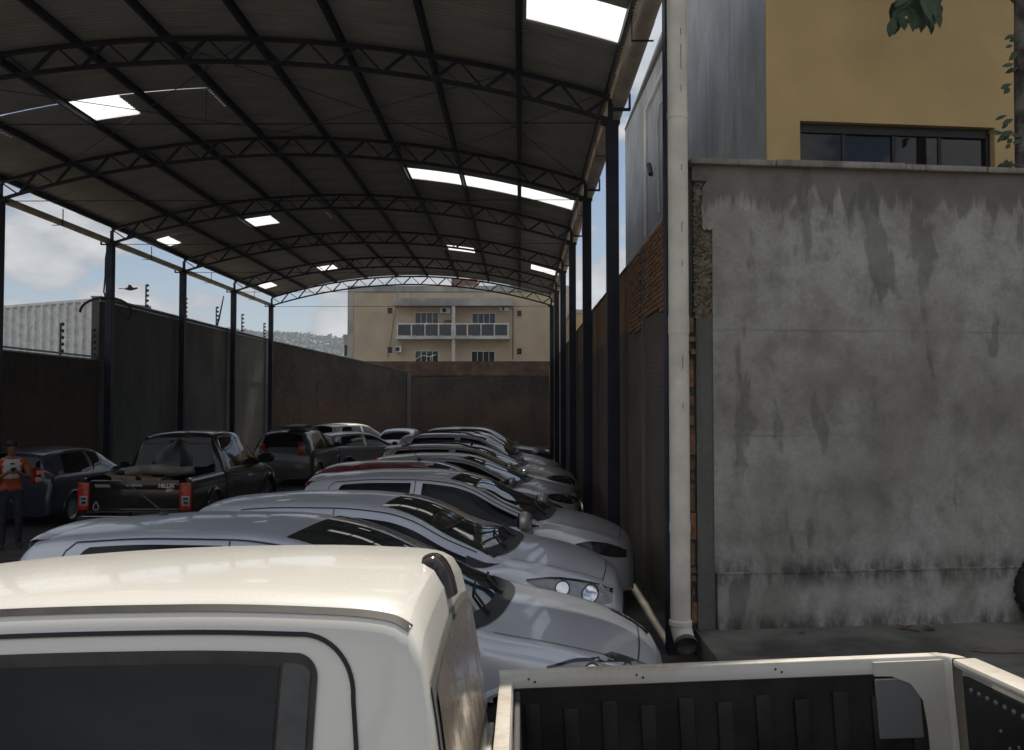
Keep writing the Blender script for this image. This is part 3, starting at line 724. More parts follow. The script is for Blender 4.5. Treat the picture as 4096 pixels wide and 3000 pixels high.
# ================================================================ walls at the left and the back
LX = COLX[1]-0.22
ZLW = V(230, 660, LX*FPX/((230-1146)*W0/2256)).z
lw = thing('block_boundary_wall', 'tall dark cement boundary wall with light metal coping behind the shed columns', 'wall', (LX, 22.9, 0))
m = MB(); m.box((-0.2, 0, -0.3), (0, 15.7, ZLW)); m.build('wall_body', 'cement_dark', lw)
m = MB(); m.bevbox((-0.24, 0, ZLW+0.002), (0.04, 15.7, ZLW+0.05), 0.01); m.bevbox((0.0, 0, ZLW-0.10), (0.035, 15.7, ZLW-0.05), 0.006); m.build('coping', 'galvanised', lw)
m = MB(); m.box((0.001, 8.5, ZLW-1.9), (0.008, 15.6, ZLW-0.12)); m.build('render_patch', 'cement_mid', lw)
ZLOW = V(210, 793, 22.87).z
ll = thing('low_boundary_wall', 'lower dark wall with reddish brick top course below the white corrugated container', 'wall', (LX, 5, 0))
m = MB(); m.box((-0.2, 0, -0.3), (0, 17.88, ZLOW-0.02)); m.build('wall_body', 'dirty_wall', ll)
for dz in (0.0, 0.075):
    m = MB(); m.bevbox((-0.05, 0, ZLOW-0.02+dz), (0.04, 17.88, ZLOW+0.02+dz), 0.008); m.build('coping_rail', 'galvanised', ll)
A_, B_ = Vector((LX, 38.62, 0)), Vector((V(898, 888, 48.0).x, 48.0, 0))
za, zb_ = ZLW-0.05, V(898, 820, 48.0).z
dw = thing('slanting_boundary_wall', 'dark mouldy wall with sloping top running diagonally to the back corner', 'wall', A_)
D = B_-A_; nrm = Vector((-D.y, D.x, 0)).normalized()*0.2
m = MB(); dn = Vector((0, 0, -0.3)); m.add([dn, D+dn, D+nrm+dn, nrm+dn, (0,0,za), D+Vector((0,0,zb_)), D+nrm+Vector((0,0,zb_)), nrm+Vector((0,0,za))], [(0,1,5,4),(1,2,6,5),(2,3,7,6),(3,0,4,7),(4,5,6,7),(0,3,2,1)])
m.build('wall_body', 'dirty_wall', dw)
m = MB(); m.bar((0,0,za+0.03)-Vector((0,0,0)) if False else Vector((0,0,za+0.03))+nrm*0.5, D+nrm*0.5+Vector((0,0,zb_+0.03)), 0.26, 0.06); m.build('coping', 'cement_dark', dw)
m = MB(); m.bevbox((D.x-0.02, D.y-0.14, -0.3), (D.x+0.16, D.y+0.16, zb_-0.1), 0.02); m.build('end_post', 'cement_mid', dw)
ZBK = V(1000, 796, 48.6).z
kw = thing('back_boundary_wall', 'old stained brick and earth coloured wall closing the back of the yard', 'wall', (-4, 48.6, 0))
P = []
for i in range(61):
    x = -7.6+13.4*i/60
    P.append([(x, 0.10*mnoise.fractal((x*0.6, 0.2, j*0.25), 0.9, 2, 4)-(0.12 if 2 < x < 3.6 else 0.0)*0, -0.35+(ZBK-0.45)*j/14) for j in range(15)])
m = MB().grid(P); m.box((-7.6, 0.12, -0.35), (5.8, 0.35, ZBK-0.8)); m.build('wall_body', 'dirty_wall', kw, smooth=True)
m = MB(); m.box((-7.6, -0.06, ZBK-0.8), (5.8, 0.3, ZBK)); m.build('brick_top', 'brickwork_back', kw)

# container beyond the low wall
c0, c1 = V(208, 655, 27.0), V(0, 672, 29.1)
ct = thing('white_container', 'white corrugated metal container standing above the low dark wall', 'container')
dd = Vector((c1.x-c0.x, c1.y-c0.y, 0)); Lc = dd.length*2.1; dd.normalize(); ang = math.atan2(dd.y, dd.x)
ct.location = (c0.x, c0.y, 0); ct.rotation_euler = (0, 0, ang)       # local x runs away to the left, local -y... faces the yard
HC = c0.z-0.04; zbase = 1.2
prof = []; x = 0.12; pit = V(100, 700, 27.5).x-V(127, 700, 27.5).x; pit = abs(pit)
while x < Lc-0.2:
    prof += [(x, 0.0), (x+pit*0.66, 0.0), (x+pit*0.71, -0.10), (x+pit*0.95, -0.10)]; x += pit
P = [[(a, b*-1.0*1.0, z) for z in (zbase, HC-0.08)] for a, b in prof]
m = MB().grid([[(a, b, z) for z in (zbase, HC-0.08)] for a, b in [(a, -b-0.0) for a, b in prof]]); m.build('corrugated_side', 'white_metal', ct)
m = MB(); m.bevbox((0, -0.03, HC-0.09), (Lc, 0.08, HC), 0.008); m.build('top_rail', 'white_metal', ct)
m = MB(); m.bevbox((0, -0.05, 0), (0.11, 0.1, HC), 0.01); m.build('corner_post', 'white_metal', ct)
m = MB(); m.box((0.06, -2.2, 0), (Lc, -0.06, HC-0.02)); m.build('box_body', 'grey_parapet', ct)
# ================================================================ electric fence posts, stick, cables
def fence_post(px, pyt, Y, x, label, zb):
    p = V(px, pyt, Y); h = p.z-zb
    t = thing('fence_post', label, 'post', (x if x is not None else p.x, Y, zb), 0, 'electric fence posts on the left wall')
    MB().bar((0, 0, -0.3), (0, 0, h), 0.035, 0.035, up=(1, 0, 0)).build('rod', 'wire', t)
    for k in range(5):
        z = h*(0.97-0.2*k)
        MB().lathe([(0.002, z-0.045), (0.03, z-0.03), (0.045, z), (0.03, z+0.03), (0.002, z+0.045)], 8, Matrix.Translation((0.05, 0, 0))).build('insulator', 'insulator', t)
LXC = LX-0.1
def Yat(px): return (LXC)*FPX/((px-1146)*W0/2256)
for px, pyt, lab in ((316, 627, 'tall thin electric fence post with black insulators beside the flying bird'),
                     (403, 657, 'electric fence post with insulators half behind a shed column'),
                     (473, 676, 'electric fence post with insulators beside the leaning wooden stick'),
                     (530, 692, 'electric fence post on the coping in the last but one bay of the shed'),
                     (579, 712, 'electric fence post on the coping beside the last shed column')):
    fence_post(px, pyt, Yat(px), LXC, lab, ZLW)
for px, pyt, lab in ((127, 712, 'electric fence post with insulators in front of the white container ribs'),
                     (198, 725, 'electric fence post with insulators in front of the container corner')):
    fence_post(px, pyt, Yat(px), LXC, lab, ZLOW)
yq = Yat(488); p1 = V(493, 652, yq); o = MB().tube([(LXC-0.35, yq, ZLW-0.3), (LXC-0.15, yq, ZLW+0.4), (p1.x, yq, p1.z)], [0.045, 0.035, 0.02], 7).build('wooden_stick', 'bark', None, smooth=True)
tag(o, 'thin leaning wooden stick rising above the left wall coping', 'stick')
o = MB().tube([(COLX[1]-0.12, TY[3]+0.05, 6.35), (COLX[1]-0.16, TY[3]+0.05, 6.1), (COLX[1]-0.14, TY[3], 5.6), (COLX[1]-0.17, TY[3], 5.2), (COLX[1]-0.13, TY[3], ZLW+0.05)], 0.02, 7).build('electric_cable', 'rubber', None, smooth=True)
tag(o, 'black electric cable hanging down beside a left shed column', 'cable')
hx = V(258, 668, TY[3]-0.2); pts = [Vector((hx.x-0.35+0.75*math.sin(a)*0.9, TY[3]-0.1, hx.z-0.22+0.38*math.cos(a))) for a in np.linspace(-1.6, 2.2, 18)]
o = MB().tube(pts, 0.035, 8).build('hose_loop', 'rubber', None, smooth=True); tag(o, 'black hose looped over the left wall behind a shed column', 'hose')
# bird
bp = V(288, 637, 30)
bd = thing('bird', 'dark bird flying in the blue sky above the left wall', 'bird', bp, R(30))
m = MB().tube([(-0.22, 0, 0), (-0.12, 0, 0.0), (0, 0, 0.0), (0.14, 0, 0.03), (0.2, 0, 0.05), (0.235, 0, 0.045)], [0.012, 0.04, 0.055, 0.04, 0.03, 0.006], 10); bo = m.build('body', 'feather', bd, smooth=True)
for s in (-1, 1):
    P = [[(0.07-0.03*u-0.10*u*u, s*0.36*u, 0.10*u+0.015), (-0.08-0.08*u+0.05*u*u, s*0.36*u, 0.10*u)] for u in np.linspace(0, 1, 7)]
    mb = MB().grid(P); mb.add([(q[0], q[1], q[2]-0.012) for r_ in P for q in r_], [(i*2, i*2+1, i*2+3, i*2+2) for i in range(6)]); mb.build('wing', 'feather', bd, smooth=True)
m = MB(); m.prism([(-0.2, -0.02), (-0.36, -0.08), (-0.38, 0.0), (-0.36, 0.08), (-0.2, 0.02)], -0.006, 0.006, 2); m.build('tail', 'feather', bd)

# ================================================================ apartment block
AY = 65.0
ap = thing('apartment_building', 'beige apartment block with glass railed balconies behind the back wall', 'building', (0, AY, 0))
def F(a, b): q = V((1350+0.4211*a)/1.81560, (1050+0.4211*b)/1.81560, AY); return q.x, q.z
def fbox(a0, b0, a1, b1, y0, y1, name, mat, parent=None, bev=0.0):
    x0, z1 = F(a0, b0); x1, z0 = F(a1, b1); mb = MB()
    (mb.bevbox((x0, y0, z0), (x1, y1, z1), bev) if bev else mb.box((x0, y0, z0), (x1, y1, z1)))
    return mb.build(name, mat, parent or ap)
x0, ztop = F(100, 220); x1, _ = F(2250, 220)
doors = ((733, 472, 960, 705), (1275, 478, 1503, 710), (733, 835, 960, 1068), (1268, 838, 1498, 1070))
wins = ((475, 430, 522, 490), (1705, 457, 1748, 517), (475, 800, 522, 865), (1705, 815, 1750, 878))
# wall with real openings, cut in bands
xs = sorted({100, 2250, *[d[0] for d in doors+wins], *[d[2] for d in doors+wins]}); zs_ = sorted({280, 1400, *[d[1] for d in doors+wins], *[d[3] for d in doors+wins]})
m = MB()
for i in range(len(xs)-1):
    for j in range(len(zs_)-1):
        cxm, czm = (xs[i]+xs[i+1])/2, (zs_[j]+zs_[j+1])/2
        if any(d[0] < cxm < d[2] and d[1] < czm < d[3] for d in doors+wins): continue
        a0, c1_ = F(xs[i], zs_[j]); a1, c0_ = F(xs[i+1], zs_[j+1]); m.box((a0, 0, c0_), (a1, 0.25, c1_))
m.build('wall', 'beige_wall', ap)
m = MB(); m.box((x0, 0.3, 0), (x1, 11, ztop-0.6)); m.build('block_core', 'beige_wall', ap)
fbox(98, 222, 2252, 283, -0.04, 0.25, 'parapet', 'grey_parapet'); fbox(98, 283, 146, 1400, -0.05, 0.02, 'corner_strip', 'grey_parapet')
fbox(1062, 120, 1312, 224, 2.0, 6.0, 'roof_block', 'brown_block')
fbox(555, 358, 1667, 426, -1.25, -0.005, 'canopy', 'grey_parapet')
fbox(570, 708, 1637, 737, -1.3, -0.005, 'balcony_slab', 'white_wall')
fbox(1099, 426, 1128, 1100, -1.22, -1.0, 'pillar', 'white_wall')
for d in doors:
    dr = fbox(d[0], d[1], d[2], d[1]+7, 0.03, 0.14, 'balcony_door', 'white_metal')
    fbox(d[0], d[1]+7, d[0]+6, d[3], 0.03, 0.14, 'door_frame', 'white_metal', dr); fbox(d[2]-6, d[1]+7, d[2], d[3], 0.03, 0.14, 'door_frame', 'white_metal', dr)
    for k in range(4):
        a = d[0]+6+(d[2]-d[0]-12)*k/4; b = d[0]+6+(d[2]-d[0]-12)*(k+1)/4
        fbox(a+2, d[1]+9, b-2, d[3], 0.08+0.02*(k % 2), 0.10+0.02*(k % 2), 'pane', 'pane_blue', dr)
        if k: fbox(a-2, d[1]+7, a+2, d[3], 0.05, 0.13, 'mullion', 'white_metal', dr)
    cxm = (d[0]+d[2])/2
    for s in (-7, 3): fbox(cxm+s, d[1]+95, cxm+s+4, d[1]+145, -0.05, 0.02, 'handle', 'chrome', dr)
for d in wins:
    wd = fbox(d[0]-3, d[3]-4, d[2]+3, d[3]+2, -0.06, 0.1, 'window', 'white_wall')
    fbox(d[0]+2, d[1]+2, (d[0]+d[2])/2-1, d[3]-4, 0.14, 0.16, 'pane', 'pane_dark', wd); fbox((d[0]+d[2])/2+1, d[1]+2, d[2]-2, d[3]-4, 0.12, 0.14, 'pane', 'pane_dark', wd)
    fbox((d[0]+d[2])/2-1.5, d[1], (d[0]+d[2])/2+1.5, d[3]-4, 0.11, 0.17, 'mullion', 'dark_frame', wd)
rl = fbox(588, 592, 1628, 600, -1.28, -1.2, 'railing', 'white_metal')
posts = (590, 722, 848, 975, 1099, 1128, 1243, 1370, 1494, 1622)
for a in posts: fbox(a-4, 600, a+4, 708, -1.27, -1.21, 'railing_post', 'white_metal', rl)
for a, b in zip(posts[:-1], posts[1:]):
    if b-a > 60: fbox(a+8, 606, b-8, 702, -1.25, -1.235, 'railing_pane', 'pane_blue', rl)
for a in (590,):
    q0, q1 = F(a, 592); fbox(a-3, 592, a+3, 600, -1.2, 0.0, 'side_rail', 'white_metal', rl); fbox(1619, 592, 1625, 600, -1.2, 0.0, 'side_rail', 'white_metal', rl)
for d in ((980, 430, 1075, 486), (1540, 430, 1632, 462), (560, 797, 612, 855)):
    ac = fbox(*d, -0.36, -0.03, 'air_conditioner', 'white_metal', None, 0.03)
    xa, za_ = F((d[0]+d[2])/2-10, (d[1]+d[3])/2); r_ = 0.3*(F(0, d[1])[1]-F(0, d[3])[1])
    MB().lathe([(0.001, 0), (r_, 0), (r_+0.03, 0.012), (r_+0.03, 0.02)], 16, Matrix.Translation((xa, -0.365, za_)) @ Matrix.Rotation(R(90), 4, 'X')).build('fan_grille', 'dark_frame', ac)
a, b = F(1668, 430), F(1665, 920); MB().tube([(a[0], -0.05, a[1]), (b[0], -0.05, b[1])], 0.03, 6).build('drain_line', 'dark_frame', ap)
a, b = F(575, 300), F(478, 915); MB().tube([(a[0], -0.03, a[1]), (F(520, 650)[0], -0.03, F(520, 650)[1]), (b[0], -0.03, b[1])], 0.014, 5).build('cable', 'dark_frame', ap)
a, b = F(1018, 555), F(1088, 600); m = MB(); m.bevbox((a[0], -0.9, b[1]-0.9), (b[0], -0.6, a[1]), 0.05); o = m.build('balcony_chair', 'brown_block', ap)
# television aerial sticking up behind the back wall
q = V(952, 789, 49.5); an = thing('television_aerial', 'white television aerial poking over the back wall', 'aerial', q)
MB().tube([(0.0, 0, -0.5), (-0.1, 0, 0.02)], 0.015, 6).build('mast', 'white_metal', an)
MB().tube([(-0.95, 0, -0.1), (-0.62, 0, 0.16), (0.05, 0, 0.05)], 0.018, 6).build('boom', 'white_metal', an)
for k in range(6): MB().tube([(-0.05+0.07*k, -0.2, 0.08+0.02*k), (-0.1+0.07*k, 0.2, 0.16+0.01*k)], 0.01, 5).build('element', 'white_metal', an)
# small buildings at both sides of it
a = V(1252, 690, 60); b_ = V(1290, 800, 60)
m = MB(); m.box((0, 0, 0), (6, 6, a.z)); o = thing('ochre_house', 'narrow ochre house glimpsed between the right hand shed columns', 'house', (V(1258, 690, 60).x, 60, 0)); m.build('wall', 'ochre_wall', o)
MB().box((-0.1, -0.1, a.z), (6.1, 6.1, a.z+0.25)).build('parapet', 'white_wall', o); MB().box((0.5, -0.03, a.z-2.4), (1.5, 0.05, a.z-1.2)).build('window', 'pane_dark', o)
o = thing('cream_house', 'sliver of a cream house left of the apartment block', 'house', (V(758, 740, 74).x, 74, 0)); zz = V(760, 737, 74).z
MB().box((0, 0, 0), (6, 8, zz-0.2)).build('wall', 'beige_wall', o); MB().box((-0.08, -0.08, zz-0.2), (6.1, 8.1, zz)).build('parapet', 'white_wall', o); MB().box((0.05, -0.04, zz-1.8), (0.3, 0.03, zz-0.9)).build('window', 'pane_dark', o)

# ================================================================ tree behind the stained wall
def leaf_mesh(mb, p, d, up, L, Wd, droop=0.25):
    d = d.normalized(); side = d.cross(up)
    if side.length < 1e-4: side = d.orthogonal()
    side.normalize(); n = side.cross(d)
    pr = (0.0, 0.55, 1.0, 0.75, 0.0); ts = (0, 0.22, 0.5, 0.78, 1.0)
    L_ = [p+d*L*t-n*droop*L*t*t for t in ts]
    vs_ = []
    for q, w_ in zip(L_, pr): vs_ += [q-side*Wd*w_/2+n*0.08*Wd*w_, q, q+side*Wd*w_/2+n*0.08*Wd*w_]
    mb.add(vs_, [(3*i+a, 3*i+1+a, 3*i+4+a, 3*i+3+a) for i in range(4) for a in (0, 1)])
TYY = 8.85; tp = V(2249, 380, TYY)
tr = thing('tree', 'slender tree with bare pale trunk and broad drooping leaves behind the stained wall', 'tree', (tp.x, TYY, 0))
tpts = [(0, 0, 0), (0.0, 0, tp.z-1), (0.01, 0, tp.z), (V(2243, 190, TYY).x-tp.x+0.02, 0, V(2243, 190, TYY).z), (V(2240, 0, TYY).x-tp.x+0.03, 0, V(2240, 0, TYY).z), (-0.08, 0, 7.2), (-0.35, -0.05, 8.2)]
m = MB().tube(tpts, [0.085, 0.07, 0.062, 0.056, 0.052, 0.045, 0.03], 12); m.build('trunk', 'bark', tr, smooth=True)
limb = [Vector((-0.02, 0, 6.35)), Vector((-0.5, -0.1, 6.75)), Vector((-1.0, -0.15, 6.75))]
tw = V(2020, 8, TYY-0.15); limb.append(Vector((tw.x-tp.x+0.05, -0.15, tw.z+0.35)))
MB().tube(limb, [0.03, 0.024, 0.018, 0.01], 8).build('limb', 'bark', tr, smooth=True)
crown = MB()
base = Vector((tw.x-tp.x, -0.15, tw.z))
for k in range(26):                     # the spray that hangs into view
    a = random.uniform(-1.2, 1.2); st = base+Vector((random.uniform(-0.1, 0.16), random.uniform(-.1, .1), random.uniform(0.0, 0.3)))
    d = Vector((math.sin(a)-0.25, random.uniform(-.5, .4), -0.9-0.3*random.random()))
    leaf_mesh(crown, st, d, Vector((0.2, -1, 0.3)), random.uniform(0.22, 0.36), random.uniform(0.10, 0.17))
for px, py in ((1975, 45), (1983, 50), (1968, 55), (2056, 35), (2066, 22), (2048, 50), (2004, 35), (2022, 45), (2030, 20)):
    st = V(px, py-18, TYY-0.2); leaf_mesh(crown, st-Vector((tp.x, TYY, 0)), Vector((random.uniform(-.7, .5), random.uniform(-.3, .3), -1)), Vector((0, -1, 0.2)), random.uniform(0.14, 0.22), random.uniform(0.07, 0.12))
for px, py, dx in ((2218, 290, -1), (2213, 325, -1), (2228, 345, -0.6), (2232, 400, -0.5), (2226, 400, -0.7), (2235, 335, -1), (2222, 210, -.8), (2226, 120, -.6), (2205, 318, -1), (2210, 402, -.7), (2236, 90, -.5), (2234, 160, -.7)):
    st = V(px+8, py*0.9, TYY-0.06)-Vector((tp.x, TYY, 0))
    for k in range(3): leaf_mesh(crown, st+Vector((random.uniform(-.05, .05), 0, random.uniform(-.05, .05))), Vector((dx+random.uniform(-.4, .4), random.uniform(-.4, .2), random.uniform(-1, .3))), Vector((0, -1, 0.3)), random.uniform(0.06, 0.13), random.uniform(0.035, 0.06))
for k in range(700):                    # crown above the frame
    c = random.choice(((-0.6, 0, 8.3, 0.9), (0.4, 0.1, 8.6, 0.9), (-1.2, -0.1, 7.7, 0.5), (0, 0, 9.0, 0.7)))
    v_ = Vector((random.gauss(0, 1), random.gauss(0, 1), random.gauss(0, 0.8))); v_.normalize(); v_ *= c[3]*random.random()**0.4
    leaf_mesh(crown, Vector(c[:3])+v_, Vector((v_.x, v_.y, -0.5+random.uniform(-.5, .5)*1.0)), Vector((0, 0.2, 1)), random.uniform(0.18, 0.32), random.uniform(0.09, 0.15))
crown.build('crown', 'leaf', tr)

# ================================================================ small things on the pavement
ty = V(2262, 1330, 7.9); tq = thing('tyre', 'black tyre leaning against the plinth at the end of the pavement', 'tyre', (ty.x+0.44, 7.95+0.35, 0.195))
prof_t = []
for a in np.linspace(0, 2*math.pi, 17)[:-1]: prof_t.append((0.235+0.075*math.cos(a), 0.085*math.sin(a)))
Mt = Matrix.Translation((0, 0, 0.31)) @ Matrix.Rotation(R(78), 4, 'X')
P = [[tuple(Mt @ Vector((r*math.cos(2*math.pi*k/40), r*math.sin(2*math.pi*k/40), z))) for k in range(40)] for r, z in prof_t]
MB().grid(P, closed_u=True, closed_v=True).build('tyre_casing', 'rubber', tq, smooth=True)
for k in range(20):
    a = 2*math.pi*k/20; mb = MB(); mb.box((-0.03, 0.302, -0.06), (0.03, 0.314, 0.06), Mt @ Matrix.Rotation(a, 4, 'Z')); mb.build('tread_block', 'rubber', tq)
for k, (px, py) in enumerate(((1985, 1386), (2000, 1389), (2022, 1387), (2034, 1389), (2060, 1390), (1770, 1391))):
    d = V(px, py, 1.0)-Vector((0, 0, CAMH)); q = Vector((0, 0, CAMH))+d*((0.2-CAMH)/d.z)
    mb = MB(); leaf_mesh(mb, Vector((0, 0, 0.006)), Vector((math.cos(k*2.1), math.sin(k*2.1), 0.1)), Vector((0, 0, 1)), 0.13, 0.06, -0.1)
    o = mb.build('dry_leaf', 'dry_leaf'); o.location = q; tag(o, 'brown dry leaf lying on the pavement at the foot of the stained wall', 'leaf', 'dry leaves on the pavement')
pts = []
for px, py in ((2140, 1432), (2175, 1437), (2210, 1438), (2256, 1437), (2300, 1440)):
    d = V(px, py, 1.0)-Vector((0, 0, CAMH)); pts.append(Vector((0, 0, CAMH))+d*((0.205-CAMH)/d.z))
o = MB().tube(pts, 0.008, 6).build('cord', 'brown_block', None, smooth=True); tag(o, 'thin brown cord lying across the pavement slab', 'cord')

# ================================================================ the street behind the viewer (seen in the panes and on the paint)
hs = thing('sky_blocker_house', 'unseen plain house added across the street to darken reflections', 'house', (0, -17, 0))  # out of view, added to block bright sky from the reflections
m = MB(); m.box((-17, -8, 0), (15, 0, 4.6)); m.build('wall', 'beige_wall', hs)
m = MB(); m.prism([(-8.4, 4.6), (0.5, 4.6), (0.5, 4.75), (-4, 6.4), (-8.4, 4.75)], -17.4, 15.4, 0); m.build('roof', 'brown_block', hs)
for x in (-14, -9, -3, 3, 9):
    m = MB(); m.bevbox((x, 0.0, 1.0), (x+1.6, 0.06, 2.3), 0.01); q = m.build('window', 'dark_frame', hs); MB().box((x+0.1, 0.062, 1.1), (x+1.5, 0.068, 2.2)).build('pane', 'pane_dark', q)
tr2 = thing('street_tree', 'leaning street tree behind the viewer with dark forked trunk', 'tree', (-3.4, -3.2, 0))
MB().tube([(0, 0, -0.1), (0.25, 0, 0.9), (0.9, 0.05, 2.1), (1.9, 0.1, 3.6), (2.8, 0.0, 5.4), (3.4, 0.0, 8.6)], [0.26, 0.22, 0.19, 0.17, 0.15, 0.08], 12).build('trunk', 'bark', tr2, smooth=True)
MB().tube([(2.8, 0, 5.4), (2.3, -0.5, 7.6), (2.1, -0.8, 9.6)], [0.12, 0.10, 0.05], 10).build('limb', 'bark', tr2, smooth=True)
cr2 = MB()
for k in range(2600):
    c = random.choice(((3.4, 0, 10.2, 1.6), (2.2, -0.8, 10.6, 1.5), (4.4, -0.6, 10.0, 1.3)))
    v_ = Vector((random.gauss(0, 1), random.gauss(0, 1), random.gauss(0, 0.8))); v_.normalize(); v_ *= c[3]*random.random()**0.45
    leaf_mesh(cr2, Vector(c[:3])+v_, Vector((v_.x, v_.y, random.uniform(-1, .4))), Vector((0, 0.2, 1)), random.uniform(0.14, 0.26), random.uniform(0.07, 0.11))
cr2.build('crown', 'leaf', tr2)
for k in range(5):
    z = 5.4+0.33*k; o = MB().tube([(-22, -9.5, z+0.4), (-8, -9.5, z-0.1), (6, -9.5, z-0.15), (22, -9.5, z+0.35)], 0.02, 6).build('power_line', 'wire', None); tag(o, 'power line strung along the street behind the viewer', 'wire', 'street power lines')

# ================================================================ vehicles
class Body:
    """car skin lofted from stations (x, top z, roof half width, belt z, belt half width, widest half width)"""
    def __init__(s, st, zs=0.24, crown=0.055, n_side=8):
        st = sorted(st); xs = [q[0] for q in st]; s.st = st; s.zs = zs; s.crown = crown; s.xs = xs
        s.zt, s.wt, s.zb, s.wb, s.wm = [pchip(xs, [q[k] for q in st]) for k in range(1, 6)]; s.cache = {}
    def c(s, x): return min(s.crown, 0.34*max(0.02, s.zt(x)-s.zb(x))+0.012)
    def zedge(s, x): return s.zt(x)-s.c(x)
    def sec(s, x):
        k = round(x, 5)
        if k in s.cache: return s.cache[k]
        zt, wt, zb, wb, wm, zs = s.zt(x), s.wt(x), s.zb(x), s.wb(x), s.wm(x), s.zs
        h = max(zb-zs, 0.05); c = s.c(x); zb = zs+h
        low = [(wm-0.09, zs), (wm-0.02, zs+0.10*h), (wm-0.004, zs+0.30*h), (wm, zs+0.55*h), (wm-0.2*(wm-wb), zs+0.82*h), (wb, zb)]
        pts = [(0.0, zs), (wm*0.6, zs)]
        q = [low[0]]+low+[(wb-0.03, zb+0.06)]
        for i in range(1, len(q)-2):
            for t in (0, 0.33, 0.67):
                p0, p1, p2, p3 = q[i-1], q[i], q[i+1], q[i+2]
                pts.append(tuple(0.5*(2*p1[a]+(p2[a]-p0[a])*t+(2*p0[a]-5*p1[a]+4*p2[a]-p3[a])*t*t+(3*p1[a]-p0[a]-3*p2[a]+p3[a])*t**3) for a in (0, 1)))
        A, B = (wb, zb), (wt, max(zt-c, zb+0.005))
        sl = lambda t: (A[0]+(B[0]-A[0])*t+0.022*math.sin(math.pi*t)*min(1, (B[1]-A[1])*3), A[1]+(B[1]-A[1])*t)
        for t in (0, 0.12, 0.26, 0.4, 0.54, 0.68, 0.80): pts.append(sl(t))
        p0 = sl(0.88); yr = 0.84*wt; p2 = (yr, zt-c*(yr/wt)**2*0.9); p1 = (B[0]+0.008, B[1]+0.25*c)
        for t in (0, 0.25, 0.5, 0.75, 1): pts.append(tuple((1-t)**2*p0[a]+2*t*(1-t)*p1[a]+t*t*p2[a] for a in (0, 1)))
        for f in (0.86, 0.68, 0.5, 0.32, 0.16, 0.0): pts.append((yr*f, zt-c*(yr*f/wt)**2*0.9))
        s.cache[k] = pts; return pts
    def yside(s, x, z):
        p = s.sec(x)[4:30]; zz = [q[1] for q in p]; yy = [q[0] for q in p]
        zz = np.maximum.accumulate(zz); return float(np.interp(z, zz, yy))
    def ztop(s, x, y):
        p = s.sec(x)[17:]; return float(np.interp(abs(y), [q[0] for q in reversed(p)], [q[1] for q in reversed(p)]))
    def mesh(s, name, mat, nst=64, arches=(), rad=0.33, zw=0.31):
        xs = sorted(set([round(q, 4) for q in np.linspace(s.xs[0], s.xs[-1], nst)] + [round(q, 4) for q in s.xs]))
        P = []
        for x in xs:
            h = s.sec(x); P.append([(x, -y, z) for y, z in reversed(h)] + [(x, y, z) for y, z in h[1:-1]] )
        nv = len(P[0]); mb = MB(); mb.v = [q for g in P for q in g]
        for i in range(len(xs)-1):
            for j in range(nv):
                j2 = (j+1) % nv; f = (i*nv+j, (i+1)*nv+j, (i+1)*nv+j2, i*nv+j2)
                cx_ = sum(mb.v[q][0] for q in f)/4; cz_ = sum(mb.v[q][2] for q in f)/4; cyy = abs(sum(mb.v[q][1] for q in f)/4)
                if cyy > 0.45 and any((cx_-a)**2+(cz_-zw)**2 < rad*rad for a in arches): continue
                mb.f.append(f); mb.m.append(0)
        mb.f.append(tuple(range(nv))); mb.f.append(tuple((len(xs)-1)*nv+j for j in range(nv))); mb.m += [0, 0]
        return mb.mesh(name, mat, True, 42)
    def patch(s, x0, x1, lo, hi, side, off=0.006, nx=26, nz_=6, xs=None):
        P = []; xs = xs or [x0+(x1-x0)*i/nx for i in range(nx+1)]
        for x in xs:
            a, b = lo(x), hi(x); b = max(b, a+0.001)
            P.append([(x, side*(s.yside(x, a+(b-a)*j/nz_)+off), a+(b-a)*j/nz_) for j in range(nz_+1)])
        return MB().grid(P)
    def ribbon(s, pts, side, w_=0.008, off=0.004):
        """dark shut line along side-view points"""
        L, Rr = [], []
        for i, (x, z) in enumerate(pts):
            a, b = pts[max(i-1, 0)], pts[min(i+1, len(pts)-1)]; dx, dz = b[0]-a[0], b[1]-a[1]; l = math.hypot(dx, dz) or 1; nx_, nz__ = -dz/l*w_/2, dx/l*w_/2
            L.append((x+nx_, side*(s.yside(x+nx_, z+nz__)+off), z+nz__)); Rr.append((x-nx_, side*(s.yside(x-nx_, z-nz__)+off), z-nz__))
        return MB().grid([L, Rr])
    def top_patch(s, xf, xr, kf, kr, bow_f=0.0, bow_r=0.0, off=0.006, nx=18, ny=24, w0=0.9, w1=0.9):
        """glass on the upper surface between x=xf (front) and x=xr: width factor kf..kr of the roof width"""
        P = []
        for i in range(nx+1):
            t = i/nx; row = []
            for j in range(ny+1):
                v = -1+2*j/ny; a = xf-bow_f*v*v*abs(v); b = xr-bow_r*v*v; x = a+(b-a)*t
                y = v*(kf+(kr-kf)*t)*s.wt(x); e = 0.01
                z = s.ztop(x, y); gx = (s.ztop(x+e, y)-s.ztop(x-e, y))/(2*e); gy = (s.ztop(x, y+e)-s.ztop(x, y-e))/(2*e)
                n = Vector((-gx, -gy, 1)).normalized()*off; row.append((x+n.x, y+n.y, z+n.z))
            P.append(row)
        return MB().grid(P)
    def top_ribbon(s, pts, w_=0.007, off=0.004):
        L, Rr = [], []
        for i, (x, y) in enumerate(pts):
            a, b = pts[max(i-1, 0)], pts[min(i+1, len(pts)-1)]; dx, dy = b[0]-a[0], b[1]-a[1]; l = math.hypot(dx, dy) or 1; nx_, ny_ = -dy/l*w_/2, dx/l*w_/2
            L.append((x+nx_, y+ny_, s.ztop(x+nx_, y+ny_)+off)); Rr.append((x-nx_, y-ny_, s.ztop(x-nx_, y-ny_)+off))
        return MB().grid([L, Rr])

